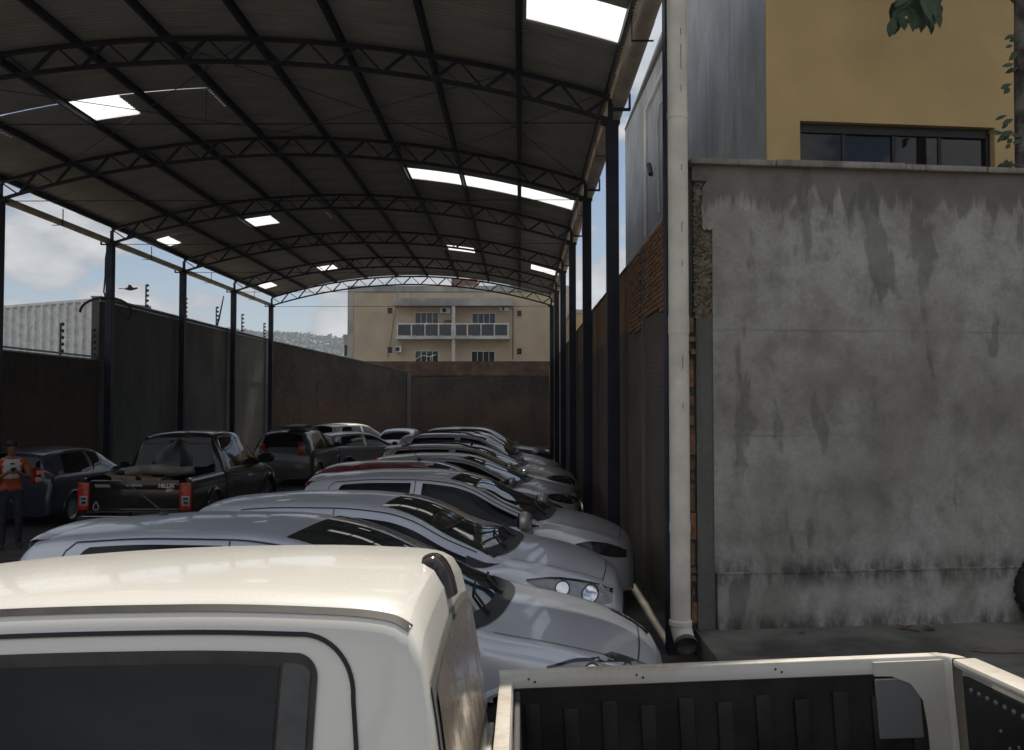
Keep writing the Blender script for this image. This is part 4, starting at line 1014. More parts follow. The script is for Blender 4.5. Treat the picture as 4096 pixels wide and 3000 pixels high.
TYREM = {}
def wheel(parent, x, y, r=0.30, w_=0.19):
    k = (r, w_)
    if k not in TYREM:
        pr = [(r*0.66, -w_/2), (r*0.9, -w_/2), (r*0.985, -w_*0.42), (r, -w_*0.25), (r, w_*0.25), (r*0.985, w_*0.42), (r*0.9, w_/2), (r*0.66, w_/2)]
        Mx = Matrix.Rotation(R(90), 4, 'X')
        a = MB().lathe(pr, 28, Mx).mesh('tyre', 'rubber', True)
        b = MB().lathe([(r*0.67, -w_*0.46), (r*0.62, -w_*0.36), (r*0.5, -w_*0.30), (r*0.16, -w_*0.36), (0.001, -w_*0.36)], 28, Mx)
        b.lathe([(r*0.67, w_*0.46), (r*0.62, w_*0.36), (r*0.5, w_*0.30), (r*0.16, w_*0.36), (0.001, w_*0.36)], 28, Mx)
        TYREM[k] = (a, b.mesh('rim', 'alloy', True))
    t = link('wheel', TYREM[k][0], parent, (x, y, r)); link('rim', TYREM[k][1], t)
def mirror_part(t, b, x, z, side, mat, size=1.0):
    y = b.yside(x, z); c = Vector((x, side*(y+0.13*size), z+0.05*size)); P = []
    for i in range(9):
        th = math.pi*i/8; row = []
        for j in range(14):
            ph = 2*math.pi*j/14
            sx, sy, sz_ = math.sin(th)*math.cos(ph), math.sin(th)*math.sin(ph), math.cos(th)
            f = lambda v, e: math.copysign(abs(v)**e, v)
            row.append((c.x+0.065*size*f(sx, 0.75)*(1.0 if sx > 0 else 0.55), c.y+0.125*size*f(sy, 0.7), c.z+0.075*size*f(sz_, 0.75)))
        P.append(row)
    o = MB().grid(P, closed_v=True).build('door_mirror', mat, t, smooth=True)
    MB().tube([(x+0.02, side*(y-0.02), z-0.01), (c.x+0.01, c.y-side*0.04, c.z-0.05*size)], [0.035*size, 0.028*size], 10).build('mirror_arm', 'black_plastic', o, smooth=True)
    MB().lathe([(0.001, 0), (0.06*size, 0), (0.065*size, 0.004)], 16, Matrix.Translation((c.x-0.038*size, c.y, c.z)) @ Matrix.Diagonal((1, 1.6, 1, 1)) @ Matrix.Rotation(R(-90), 4, 'Y')).build('mirror_glass', 'tint', o)

def make_car(name, label, cat, loc, heading, st, mat, *, group=None, zs=0.24, crown=0.055, cowl, wtop, rtop, rbot, belt=0.03, wins=None, head=None, tail=None,
             arch=(1.25, -1.25), wheel_r=0.30, mirror=True, rails=None, spoiler=False, antenna=None, seams=(), rack=False, plate=False, cpillar=1.6, bpost=-0.45, wiper=True,
             glass='tint', hoodline=True, kf=1.02, head_mat='lamp_clear', wmargin=0.055, sail=True, rear_w=(0.86, 0.86), lid=None, mirror_mat=None, badge=None, grille=True, msize=1.0):
    t = thing(name, label, cat, loc, heading, group); b = Body(st, zs, crown)
    link('body', b.mesh('body', mat, 72, arch, wheel_r+0.045, wheel_r+0.01), t)
    n0, n1 = b.xs[-1], b.xs[0]
    for ax_ in arch:                        # arch lips and wells
        for s in (-1, 1):
            pts = []
            for a in np.linspace(R(-8), R(188), 23):
                x = ax_+(wheel_r+0.05)*math.cos(a); z = max(wheel_r+0.01+(wheel_r+0.05)*math.sin(a), zs+0.005); pts.append((x, s*(b.yside(x, z)-0.004), z))
            MB().tube(pts, 0.024, 8).build('wheel_arch', mat, t, smooth=True)
            P = [[(ax_+(wheel_r+0.06)*math.cos(a), s*yy, max(wheel_r+0.01+(wheel_r+0.06)*math.sin(a), zs)) for yy in (0.45, b.wm(ax_)-0.05)] for a in np.linspace(0, math.pi, 13)]
            MB().grid(P).build('wheel_well', 'black_plastic', t)
            wheel(t, ax_, s*(b.wm(ax_)-0.115), wheel_r)
    # glass
    g = b.top_patch(cowl, wtop, kf, 0.90, bow_f=0.13, bow_r=0.05).build('windscreen', 'windscreen', t, smooth=True)
    bl_ = b.top_patch(cowl+0.055, cowl-0.055, kf, kf*0.985, bow_f=0.13, bow_r=0.13, off=0.0085, nx=3).build('cowl', 'black_plastic', t, smooth=True)
    if wiper:
        for yo in (-0.42, 0.12):
            pp = [(cowl-0.02, yo), (cowl-0.16, yo+0.28), (cowl-0.20, yo+0.52)]
            MB().tube([(x, y, b.ztop(x, y)+0.022) for x, y in pp], [0.012, 0.009, 0.006], 6).build('wiper', 'black_plastic', t, smooth=True)
    if rtop is not None:
        b.top_patch(rtop, rbot, *rear_w, off=0.007, nx=14, bow_f=0.03).build('rear_window', glass if glass != 'tint' else 'tint', t, smooth=True)
    lo = lambda x: b.zb(x)+belt
    for s in (-1, 1):
        for (xf, xr, back) in (wins or ()):
            def hi(x, xf=xf, xr=xr, back=back):
                z = b.zedge(x)-wmargin
                if back: z = min(z, lo(x)+0.02+(x-xr)*cpillar)
                else:
                    z = min(z, lo(x)+0.05+(x-xr)*14)
                return z
            b.patch(xr, xf, lo, hi, s, 0.006, 34, 8).build('side_window', glass, t, smooth=True)
        if sail and wins:
            xf = wins[0][0]; b.patch(xf-0.14, xf+0.13, lo, lambda x: max(lo(x)+0.004, min(b.zedge(x)-wmargin*0.4, lo(x)+0.30*(xf+0.13-x)+0.002)), s, 0.009, 10, 4).build('mirror_sail', 'black_plastic', t)
        if mirror: mirror_part(t, b, (wins[0][0]-0.02) if wins else cowl-0.2, lo(cowl-0.2)+0.015, s, mirror_mat or mat, msize)
        # shut lines
        if wins:
            xf, xr_ = wins[0][0]+0.02, wins[-1][1]
            up = [(x, b.zedge(x)-0.022) for x in np.linspace(xf-0.08, xr_+0.12, 30)]
            down_r = [(xr_-0.02+0.10*k/8, b.zedge(xr_+0.12)-0.022-(b.zedge(xr_+0.12)-0.022-b.zb(xr_))*((8-k)/8)) for k in range(8)][::-1]
            b.ribbon(up+down_r, s).build('door_seam', 'seam', t)
            b.ribbon([(bpost, z) for z in np.linspace(zs+0.08, b.zedge(bpost)-0.03, 20)], s).build('door_seam', 'seam', t)
            b.ribbon([(xf+0.06-0.05*abs(q-0.5), zs+0.10+(b.zb(xf)-zs-0.10)*q) for q in np.linspace(0, 1, 16)], s).build('door_seam', 'seam', t)
            for xh in (bpost+0.12, xr_+0.22):
                z = b.zb(xh)-0.10; y = b.yside(xh, z); mb = MB(); mb.bevbox((xh-0.09, s*y-0.004 if s > 0 else s*y-0.03, z-0.014), (xh+0.09, s*y+0.03 if s > 0 else s*y+0.004, z+0.014), 0.01); mb.build('door_handle', mat, t, smooth=True)
        if head:
            xs_, lo_, hi_ = head
            fl, fh = pchip(xs_, lo_), pchip(xs_, hi_)
            hl = b.patch(xs_[0], xs_[-1], fl, fh, s, 0.006, 20, 6).build('headlight', head_mat, t, smooth=True)
            edge = [(x, fh(x)) for x in np.linspace(xs_[0], xs_[-1], 16)]
            b.ribbon(edge, s, 0.014, 0.009).build('headlight_rim', 'lamp_dark', hl)
            xm = xs_[0]+0.62*(xs_[-1]-xs_[0]); zm = (fl(xm)+fh(xm))/2; ym = b.yside(xm, zm)
            for fq, rq in ((0.42, 0.36), (0.74, 0.40)):
                xm = xs_[0]+fq*(xs_[-1]-xs_[0]); zm = (fl(xm)+fh(xm))/2; rr = rq*(fh(xm)-fl(xm))
                b.patch(xm-rr, xm+rr, lambda x: zm-math.sqrt(max(0, rr*rr-(x-xm)**2)), lambda x: zm+math.sqrt(max(0, rr*rr-(x-xm)**2)), s, 0.0085, 14, 4).build('reflector', 'chrome' if head_mat == 'lamp_clear' else 'black_plastic', hl, smooth=True)
                b.ribbon([(xm+rr*1.1*math.cos(a), zm+rr*1.1*math.sin(a)) for a in np.linspace(0, 2*math.pi, 20)], s, 0.010, 0.010).build('bezel', 'lamp_dark', hl)
        if tail:
            (y0, y1, z0, z1, dx) = tail; xe = n1
            # wrap-around lamp at the rear corner
            zc_ = (z0+z1)/2; pr = []
            for q in np.linspace(0, 1, 7):
                row = []
                for zq in np.linspace(z0, z1, 6):
                    yq = y0+(y1-y0)*q; xq = xe-0.012+dx*q**3; row.append((xq, s*min(yq, b.yside(max(xq, xe+0.02), zq)+0.012), zq))
                pr.append(row)
            tl = MB().grid(pr).build('tail_light', 'lamp_red', t, smooth=True)
            pr2 = [[(q[0]-0.004, q[1], q[2]) for q in row[1:3]] for row in pr[1:5]]
            MB().grid(pr2).build('reverse_lamp', 'lamp_clear', tl, smooth=True)
    if hoodline:
        xa = cowl+0.05; xb_ = n0-0.16
        for s in (-1, 1):
            pts = [(x, s*(b.wt(x)*0.93-0.10*((x-xa)/(xb_-xa))**3)) for x in np.linspace(xa, xb_, 18)]
            b.top_ribbon(pts).build('bonnet_seam', 'seam', t)
        pts = [(xb_+0.015*(1-v*v), v*(b.wt(xb_)*0.93-0.10)) for v in np.linspace(-1, 1, 16)]; b.top_ribbon(pts).build('bonnet_seam', 'seam', t)
    if grille:
        zg = b.zt(n0-0.05)
        mb = MB(); mb.bevbox((n0-0.10, -0.42, zs+0.13), (n0+0.012, 0.42, zs+0.27), 0.02); mb.build('grille', 'black_plastic', t)
        mb = MB(); mb.bevbox((n0-0.06, -0.26, zs+0.02), (n0+0.018, 0.26, zs+0.10), 0.01); mb.build('front_plate', 'plate', t)
    if rails:
        for s in (-1, 1):
            xs_ = np.linspace(rails[0], rails[1], 12)
            pts = [(x, s*b.wt(x)*0.86, b.ztop(x, b.wt(x)*0.86)+0.045*min(1, 6*min(i, 11-i)/11)) for i, x in enumerate(xs_)]
            MB().tube(pts, 0.017, 8).build('roof_rail', rails[2], t, smooth=True)
    if rack:
        for x in (rtop+0.25, rtop+0.95): MB().bar((x, -b.wt(x)*0.9, b.zt(x)+0.06), (x, b.wt(x)*0.9, b.zt(x)+0.06), 0.05, 0.03).build('roof_bar', 'black_plastic', t)
        MB().bar((rtop+0.0, -0.2, b.zt(rtop+0.2)+0.11), (rtop+1.3, -0.2, b.zt(rtop+1)+0.11), 0.5, 0.07).build('roof_box', 'black_plastic', t)
    if spoiler:
        x = rtop+0.03; wv = b.wt(x)*0.98; P = []
        for v in np.linspace(-1, 1, 17):
            y = v*wv; zc_ = b.ztop(x+0.1, y); tip = -0.085+0.04*v*v
            P.append([(x+0.14, y, zc_+0.002), (x, y, b.ztop(x+0.03, y)+0.014), (x+tip*0.8, y, b.ztop(x+0.03, y)+0.004), (x+tip, y, b.ztop(x+0.03, y)-0.016), (x+tip*0.9, y, b.ztop(x+0.03, y)-0.045), (x+0.02, y, b.ztop(x+0.03, y)-0.075)])
        MB().grid(P).build('spoiler', mat, t, smooth=True)
    if antenna:
        ax_, ay_, L_, lean = antenna; z = b.ztop(ax_, ay_); an_ = MB().lathe([(0.035, z-0.004), (0.028, z+0.018), (0.012, z+0.032), (0.001, z+0.034)], 12, Matrix.Translation((ax_, ay_, 0))).build('antenna', 'black_plastic', t, smooth=True)
        MB().tube([(ax_, ay_, z+0.02), (ax_-L_*math.sin(lean), ay_, z+L_*math.cos(lean))], [0.006, 0.0035], 6).build('whip', 'black_plastic', an_)
    if plate:
        x = n1; mb = MB(); mb.bevbox((x-0.02, -0.2, plate), (x+0.01, 0.2, plate+0.13), 0.005); mb.build('licence_plate', 'plate', t)
    return t, b

def hatch(L=3.95, H=1.50, roofw=0.56, hood=0.0, w_=0.86, tailz=1.43, sh=0.0):
    k = L/3.95; h = H-1.505
    return [(-1.975*k, 0.56, 0.60, 0.54, 0.66, 0.72), (-1.955*k, 0.80, 0.66, 0.74, 0.73, 0.79), (-1.92*k, 0.98+h, 0.67, 0.92, 0.76, 0.815), (-1.84*k, 1.19+h, 0.61, 0.98, 0.79, 0.835),
            (-1.70*k, tailz+h, 0.54, 0.985, 0.815, 0.85), (-1.35*k, 1.475+h, roofw, 0.965, 0.83, w_), (-0.9*k, 1.505+h, roofw+0.01, 0.95, 0.835, w_), (-0.45*k, 1.508+h, roofw+0.015, 0.94, 0.835, w_),
            (-0.05*k+sh, 1.475+h, roofw+0.02, 0.935, 0.835, w_), (0.15*k+sh, 1.425+h, roofw+0.03, 0.93, 0.835, w_), (0.5*k+sh*.8, 1.255+h*0.7, 0.635, 0.925, 0.832, w_), (0.85*k+sh*.3, 1.075+h*0.3+hood, 0.70, 0.915, 0.828, w_-0.002),
            (1.02*k, 0.995+hood, 0.72, 0.90+hood, 0.82, w_-0.005), (1.35*k, 0.935+hood, 0.71, 0.845+hood, 0.80, w_-0.015), (1.62*k, 0.865+hood, 0.68, 0.77+hood, 0.765, w_-0.045), (1.80*k, 0.785+hood, 0.62, 0.70+hood, 0.70, w_-0.115), (1.91*k, 0.70+hood, 0.52, 0.62, 0.60, 0.66), (1.975*k, 0.56, 0.40, 0.52, 0.46, 0.54)]
def suv(L=4.2, H=1.64):
    k = L/4.2; h = H-1.64
    return [(-2.1*k, 0.60, 0.62, 0.56, 0.68, 0.74), (-2.08*k, 0.92, 0.68, 0.86, 0.76, 0.82), (-2.02*k, 1.12+h, 0.68, 1.02, 0.79, 0.84), (-1.94*k, 1.36+h, 0.64, 1.07, 0.815, 0.86), (-1.82*k, 1.57+h, 0.585, 1.07, 0.835, 0.875),
            (-1.4*k, 1.625+h, 0.60, 1.05, 0.85, 0.885), (-0.8*k, 1.645+h, 0.61, 1.03, 0.855, 0.89), (-0.3*k, 1.635+h, 0.615, 1.02, 0.855, 0.89), (0.05*k, 1.585+h, 0.62, 1.015, 0.855, 0.89), (0.45*k, 1.40+h*0.7, 0.66, 1.01, 0.85, 0.89),
            (0.8*k, 1.205+h*0.3, 0.715, 1.005, 0.848, 0.888), (0.98*k, 1.11, 0.74, 0.99, 0.84, 0.885), (1.35*k, 1.05, 0.735, 0.95, 0.825, 0.875), (1.72*k, 0.985, 0.71, 0.88, 0.79, 0.84), (1.93*k, 0.90, 0.66, 0.78, 0.73, 0.78), (2.04*k, 0.78, 0.56, 0.66, 0.63, 0.69), (2.1*k, 0.60, 0.42, 0.56, 0.50, 0.58)]
def sedan(L=4.35, H=1.46):
    k = L/4.35; h = H-1.46
    return [(-2.175*k, 0.62, 0.58, 0.58, 0.64, 0.70), (-2.15*k, 0.88, 0.64, 0.80, 0.72, 0.78), (-2.09*k, 0.985, 0.66, 0.90, 0.76, 0.81), (-1.85*k, 1.02, 0.68, 0.935, 0.79, 0.835), (-1.62*k, 1.07, 0.67, 0.94, 0.81, 0.845), (-1.25*k, 1.275+h, 0.60, 0.945, 0.825, 0.855),
            (-0.92*k, 1.40+h, 0.56, 0.94, 0.83, 0.86), (-0.5*k, 1.455+h, 0.56, 0.935, 0.83, 0.86), (-0.1*k, 1.455+h, 0.57, 0.93, 0.83, 0.86), (0.2*k, 1.405+h, 0.585, 0.925, 0.83, 0.86), (0.6*k, 1.225+h, 0.645, 0.92, 0.828, 0.86), (0.98*k, 1.035, 0.71, 0.905, 0.82, 0.855),
            (1.1*k, 0.985, 0.72, 0.89, 0.815, 0.85), (1.5*k, 0.92, 0.70, 0.83, 0.79, 0.84), (1.85*k, 0.83, 0.64, 0.74, 0.72, 0.78), (2.03*k, 0.74, 0.54, 0.66, 0.62, 0.68), (2.175*k, 0.58, 0.40, 0.54, 0.48, 0.56)]

def place(Y, nose_px, yaw, L, py=1000):
    """centre of a car whose nose shows at a pixel column, standing across the yard"""
    nx_ = V(nose_px, 888, 1.0); a = nx_.x/nx_.y; yn = Y-math.sin(-yaw)*L/2
    xn = a*(yn-0.0); return (xn-math.cos(yaw)*L/2, Y, yardz(Y))
HW = [(0.84, -0.40, False), (-0.50, -1.52, True)]
HEADL = ([1.36, 1.5, 1.65, 1.80, 1.90], [0.765, 0.70, 0.66, 0.63, 0.62], [0.775, 0.80, 0.785, 0.735, 0.675])
HH = dict(cowl=1.02, wtop=-0.02, rtop=-1.735, rbot=-1.895, wins=HW, head=HEADL, arch=(1.22, -1.24), tail=(0.44, 0.80, 0.86, 1.14, 0.14))
yw = R(-7)
def scaled(d, k, **kw):
    d = dict(d)
    for q in ('cowl', 'wtop', 'rtop', 'rbot'): d[q] = d[q]*k
    d['wins'] = [(a*k, b*k, c) for a, b, c in d['wins']]; d['arch'] = tuple(a*k for a in d['arch']); d['head'] = ([x*k for x in d['head'][0]], d['head'][1], d['head'][2])
    d.update(kw); return d
PARK = 'cars parked nose to the brick wall'
make_car('parked_car', 'silver grey hatchback parked nearest the white pickup, roof aerial and plain bonnet', 'car', place(5.95, 1456, yw, 4.3), yw, hatch(4.3, 1.485, sh=-0.08, hood=-0.035), 'paint_silver', group=PARK,
         spoiler=True, antenna=(-1.30, 0.05, 0.42, R(52)), head_mat='lamp_clear', mirror=False, **scaled(HH, 4.3/3.95, wtop=-0.12, bpost=-0.5))
h2 = dict(HH); h2['wins'] = [(0.86, -0.36, False), (-0.48, -1.40, True)]; h2['head'] = ([1.22, 1.4, 1.6, 1.78, 1.90], [0.85, 0.76, 0.70, 0.665, 0.65], [0.86, 0.875, 0.85, 0.80, 0.72])
make_car('parked_car', 'pale silver hatchback with long clear headlight, second from the white pickup', 'car', place(8.0, 1370, yw, 3.95), yw, hatch(3.95, 1.45, hood=0.045, sh=0.05), 'paint_silver_b', group=PARK, wmargin=0.085, mirror=False, **h2)
make_car('parked_car', 'silver hatchback with rear spoiler, dark headlight and grey door mirror', 'car', place(10.4, 1394, yw, 3.95), yw, hatch(3.95, 1.495, hood=0.03), 'paint_silver_c', group=PARK, spoiler=True, head_mat='lamp_dark', mirror_mat='paint_gold', msize=1.35, **HH)
make_car('parked_car', 'dark red car squeezed between two silver hatchbacks', 'car', place(13.1, 1243, yw, 3.75), yw, hatch(3.75, 1.45), 'paint_maroon', group=PARK, spoiler=True, antenna=(-0.3, 0.0, 0.5, R(40)), head_mat='lamp_dark', **HH)
make_car('parked_car', 'silver rounded hatchback behind the dark red car', 'car', place(15.6, 1276, yw, 3.8), yw, hatch(3.8, 1.43), 'paint_silver', group=PARK, head_mat='lamp_dark', **HH)
SW = [(0.80, -0.38, False), (-0.48, -1.72, True)]
SH = ([1.5, 1.65, 1.8, 1.95, 2.03], [0.86, 0.81, 0.78, 0.74, 0.70], [0.88, 0.91, 0.895, 0.84, 0.76])
SS = dict(cowl=1.0, wtop=0.0, rtop=-1.84, rbot=-2.0, wins=SW, head=SH, arch=(1.3, -1.32), wheel_r=0.33, zs=0.28, tail=(0.46, 0.83, 0.92, 1.25, 0.14))
make_car('parked_suv', 'champagne silver sport utility car with black roof rails and rear spoiler', 'car', place(18.2, 1271, yw, 4.1), yw, suv(4.1, 1.51), 'paint_gold', group=PARK, spoiler=True, rails=(-1.5, 0.0, 'black_plastic'), head_mat='lamp_dark', antenna=(-0.1, -0.2, 0.5, R(50)), **SS)
make_car('parked_suv', 'silver sport utility car with thick dark roof rails in the wall side row', 'car', place(21.2, 1243, yw, 4.1), yw, suv(4.1, 1.65), 'paint_silver', group=PARK, rails=(-1.5, 0.0, 'black_plastic'), head_mat='lamp_dark', **SS)
make_car('parked_car', 'silver car with bright roof edge, last but one beside the brick wall', 'car', place(24.4, 1224, yw, 4.0), yw, hatch(4.0, 1.60), 'paint_silver_b', group=PARK, head_mat='lamp_dark', **HH)
make_car('parked_car', 'dark blue car at the far end of the wall side row', 'car', place(27.0, 1216, yw, 4.0), yw, suv(4.0, 1.66), 'paint_blue', group=PARK, head_mat='lamp_dark', **SS)

# left and back of the yard
fwd = R(90)
t, b = make_car('parked_hatchback', 'dark blue hatchback seen from behind next to the black pickup', 'car', (-9.45, 18.1, yardz(18)), fwd, hatch(4.0, 1.47), 'paint_blue', plate=0.50, **{**HH, 'rtop': -1.72, 'rbot': -1.93})
mb = MB(); mb.prism([(-0.09, -0.012), (-0.05, -0.03), (-0.035, -0.012), (0.06, -0.012), (0.09, 0.012), (0.05, 0.03), (0.035, 0.012), (-0.06, 0.012)], -2.025, -1.99, 0); o = mb.build('emblem', 'chrome', t); o.location = (0, 0.0, 0.86)
mb = MB(); mb.bevbox((-2.012, -0.55, 0.78), (-1.99, -0.43, 0.81), 0.004); mb.build('badge', 'chrome', t)
make_car('parked_suv', 'dark sport utility car with roof rack parked in front of the black pickup', 'car', (-6.62, 26.4, yardz(26)), fwd, suv(4.2, 1.62), 'paint_darkgrey', rack=True, rails=(-1.5, 0.0, 'black_plastic'), **SS)
t_suv = bpy.data.objects['parked_suv.002'] if 'parked_suv.002' in bpy.data.objects else None
make_car('parked_car', 'dusty grey hatchback turned aslant near the slanting wall', 'car', (-5.55, 30.3, yardz(30)), R(52), hatch(3.9, 1.44), 'paint_grey', group=None, **{**HH})
make_car('parked_van', 'tall pale silver car behind the dusty hatchback by the back wall', 'car', (-6.6, 35.0, yardz(30)), R(60), suv(4.2, 1.62), 'paint_gold', **SS)
SD = dict(cowl=1.08, wtop=0.12, rtop=-0.98, rbot=-1.60, wins=[(0.92, -0.36, False), (-0.46, -1.30, True)], head=([1.5, 1.7, 1.9, 2.0], [0.76, 0.70, 0.66, 0.65], [0.77, 0.79, 0.74, 0.70]), arch=(1.35, -1.3), tail=(0.42, 0.76, 0.74, 0.94, 0.18), cpillar=1.0)
make_car('parked_sedan', 'silver sedan seen from behind with pale reflecting rear window', 'car', (-4.5, 33.6, yardz(30)), R(86), sedan(4.35, 1.46), 'paint_silver', glass='tint', **SD)

# ================================================================ black pickup
PK = thing('black_pickup', 'black double cab pickup seen from behind with loaded open bed', 'pickup', (-6.03, 16.25, -0.06), fwd)
pst = [(-0.97, 0.62, 0.72, 0.60, 0.80, 0.84), (-0.95, 1.18, 0.70, 1.08, 0.83, 0.87), (-0.90, 1.48, 0.66, 1.12, 0.845, 0.89), (-0.80, 1.73, 0.60, 1.13, 0.855, 0.90), (-0.55, 1.80, 0.59, 1.13, 0.86, 0.90), (0.0, 1.815, 0.60, 1.12, 0.86, 0.90), (0.4, 1.79, 0.61, 1.11, 0.86, 0.90),
       (0.62, 1.72, 0.625, 1.10, 0.86, 0.90), (1.0, 1.47, 0.68, 1.10, 0.855, 0.90), (1.4, 1.22, 0.73, 1.09, 0.85, 0.90), (1.55, 1.155, 0.75, 1.06, 0.845, 0.895), (2.0, 1.10, 0.74, 0.99, 0.83, 0.89), (2.35, 1.0, 0.69, 0.88, 0.77, 0.84), (2.52, 0.84, 0.56, 0.72, 0.65, 0.72), (2.6, 0.62, 0.44, 0.58, 0.52, 0.6)]
pb = Body(pst, 0.42, 0.06)
link('cab_body', pb.mesh('cab_body', 'paint_black', 60, (1.62,), 0.42, 0.38), PK)
pb.top_patch(1.5, 0.50, 1.02, 0.9, bow_f=0.12).build('windscreen', 'windscreen', PK, smooth=True)
lo = lambda x: pb.zb(x)+0.04
for s in (-1, 1):
    for xf, xr, back in ((1.22, 0.12, 0), (0.02, -0.80, 1)):
        pb.patch(xr, xf, lo, (lambda x, xr=xr, back=back: min(pb.zedge(x)-0.06, lo(x)+0.1+(x-xr)*(3 if back else 14))), s, 0.006, 26, 6).build('side_window', 'tint', PK, smooth=True)
    pb.ribbon([(0.07, z) for z in np.linspace(0.5, 1.7, 16)], s).build('door_seam', 'seam', PK)
    mirror_part(PK, pb, 1.12, lo(1.1)+0.03, s, 'paint_black', 1.3)
    pb.ribbon([(x, pb.zb(x)+0.025) for x in np.linspace(-0.75, 1.25, 20)], s, 0.022, 0.008).build('belt_moulding', 'chrome', PK)
    for ax_ in (1.62, -1.55): wheel(PK, ax_, s*0.76, 0.38, 0.25)
    pts = [(1.62+0.45*math.cos(a), s*0.90, 0.42+0.45*math.sin(a)) for a in np.linspace(0, math.pi, 17)]; MB().tube(pts, 0.035, 8).build('wheel_arch', 'paint_black', PK, smooth=True)
    mb = MB(); mb.bevbox((0.35, s*0.89-0.02, 0.93), (0.55, s*0.89+0.035, 0.965), 0.012); mb.build('door_handle', 'chrome', PK, smooth=True)
# rear window of the cab: a real pane on the sloping back wall
P = [[(-0.985+0.02*0+q*0.165-0.01, v*(0.70-0.12*q), 1.20+0.50*q) for v in np.linspace(-1, 1, 11)] for q in np.linspace(0, 1, 6)]
MB().grid(P).build('rear_window', 'tint', PK, smooth=True)
mb = MB(); mb.bevbox((-0.86, -0.12, 1.60), (-0.83, -0.02, 1.63), 0.004)
# bed
for s in (-1, 1):
    prof = [(s*0.84, 0.48), (s*0.90, 0.56), (s*0.905, 0.85), (s*0.885, 1.07), (s*0.86, 1.115), (s*0.79, 1.12), (s*0.785, 1.05), (s*0.80, 0.62), (s*0.80, 0.5)]
    m = MB(); m.prism(prof, -2.50, -1.0, 0)
    q = m.build('bed_side', 'paint_black', PK, smooth=True, angle=50)
    pts = [(-1.55+0.45*math.cos(a), s*0.905, 0.42+0.45*math.sin(a)) for a in np.linspace(0, math.pi, 17)]; MB().tube(pts, 0.04, 8).build('wheel_arch', 'paint_black', PK, smooth=True)
    MB().bar((-2.45, s*0.83, 1.125), (-1.05, s*0.83, 1.135), 0.05, 0.018).build('bed_rail', 'chrome', PK)
m = MB(); m.bevbox((-2.5, -0.79, 0.58), (-1.0, 0.79, 0.64), 0.01); m.build('bed_floor', 'liner', PK)
m = MB(); m.bevbox((-1.04, -0.79, 0.6), (-0.99, 0.79, 1.10), 0.01); m.build('bed_front', 'paint_black', PK)
# tailgate with its moulded recess
tg = MB(); tg.bevbox((-2.555, -0.70, 0.60), (-2.495, 0.70, 1.10), 0.018); tg.bevbox((-2.57, -0.70, 0.955), (-2.55, 0.70, 1.09), 0.009); tg.bevbox((-2.566, -0.68, 0.61), (-2.55, 0.68, 0.66), 0.006)
tgo = tg.build('tailgate', 'paint_black', PK, smooth=True)
m = MB(); m.bevbox((-2.578, -0.13, 1.005), (-2.565, 0.13, 1.035), 0.004); m.build('tailgate_handle', 'paint_grey', tgo)
RT = Matrix.Rotation(R(90), 4, 'X'); RT = Matrix.Rotation(R(-90), 4, 'Z') @ RT      # reads from behind the car
def letter(txt, size, y, z, bold=0.002, shear=0.0, x=-2.577):
    o = link('lettering', text_mesh(txt, size, 'lettering', 0.003, bold, shear), tgo); o.matrix_local = Matrix.Translation((x, y, z)) @ RT
letter('TOYOTA', 0.058, 0.50, 1.01, 0.002); letter('HILUX', 0.088, -0.50, 1.015, 0.004, 0.15); letter('SRV', 0.065, -0.55, 0.945, 0.003, 0.2, -2.572)
pts = [(-2.575, 0.60+0.048*math.sin(a)*(1-0.45*math.cos(a)*0), 0.70+0.058*math.cos(a)) for a in np.linspace(0, 2*math.pi, 13)]
pts = [(-2.575, 0.60+u, 0.70+v) for u, v in ((0, 0.07), (0.025, 0.03), (0.045, -0.015), (0.035, -0.05), (0.0, -0.062), (-0.035, -0.05), (-0.045, -0.015), (-0.025, 0.03), (0, 0.07))]
MB().tube(pts, 0.006, 6).build('sticker', 'white_wall', tgo)
for s in (-1, 1):
    m = MB(); m.bevbox((-2.575, s*0.80-0.088, 0.63), (-2.42, s*0.80+0.100, 1.06), 0.03); tl = m.build('tail_light', 'lamp_red', PK, smooth=True)
    m = MB(); m.bevbox((-2.584, s*0.80-0.07, 0.70), (-2.56, s*0.80+0.06, 0.86), 0.012); m.build('reverse_lamp', 'lamp_clear', tl, smooth=True)
    m = MB(); m.bevbox((-2.588, s*0.80-0.045, 0.725), (-2.57, s*0.80+0.02, 0.775), 0.008); m.build('lamp_bezel', 'lamp_dark', tl)
    m = MB(); m.bevbox((-2.588, s*0.80-0.05, 0.795), (-2.57, s*0.80+0.03, 0.835), 0.008); m.build('lamp_bezel', 'lamp_dark', tl)
m = MB(); m.bevbox((-2.68, -0.86, 0.42), (-2.50, 0.86, 0.545), 0.025); bp_ = m.build('rear_bumper', 'black_plastic', PK, smooth=True)
m = MB(); m.bevbox((-2.685, -0.78, 0.548), (-2.53, 0.78, 0.556), 0.003); m.build('bumper_step', 'chrome', bp_)
m = MB(); m.bevbox((-2.695, -0.2, 0.43), (-2.675, 0.2, 0.53), 0.004); m.build('licence_plate', 'plate', bp_)
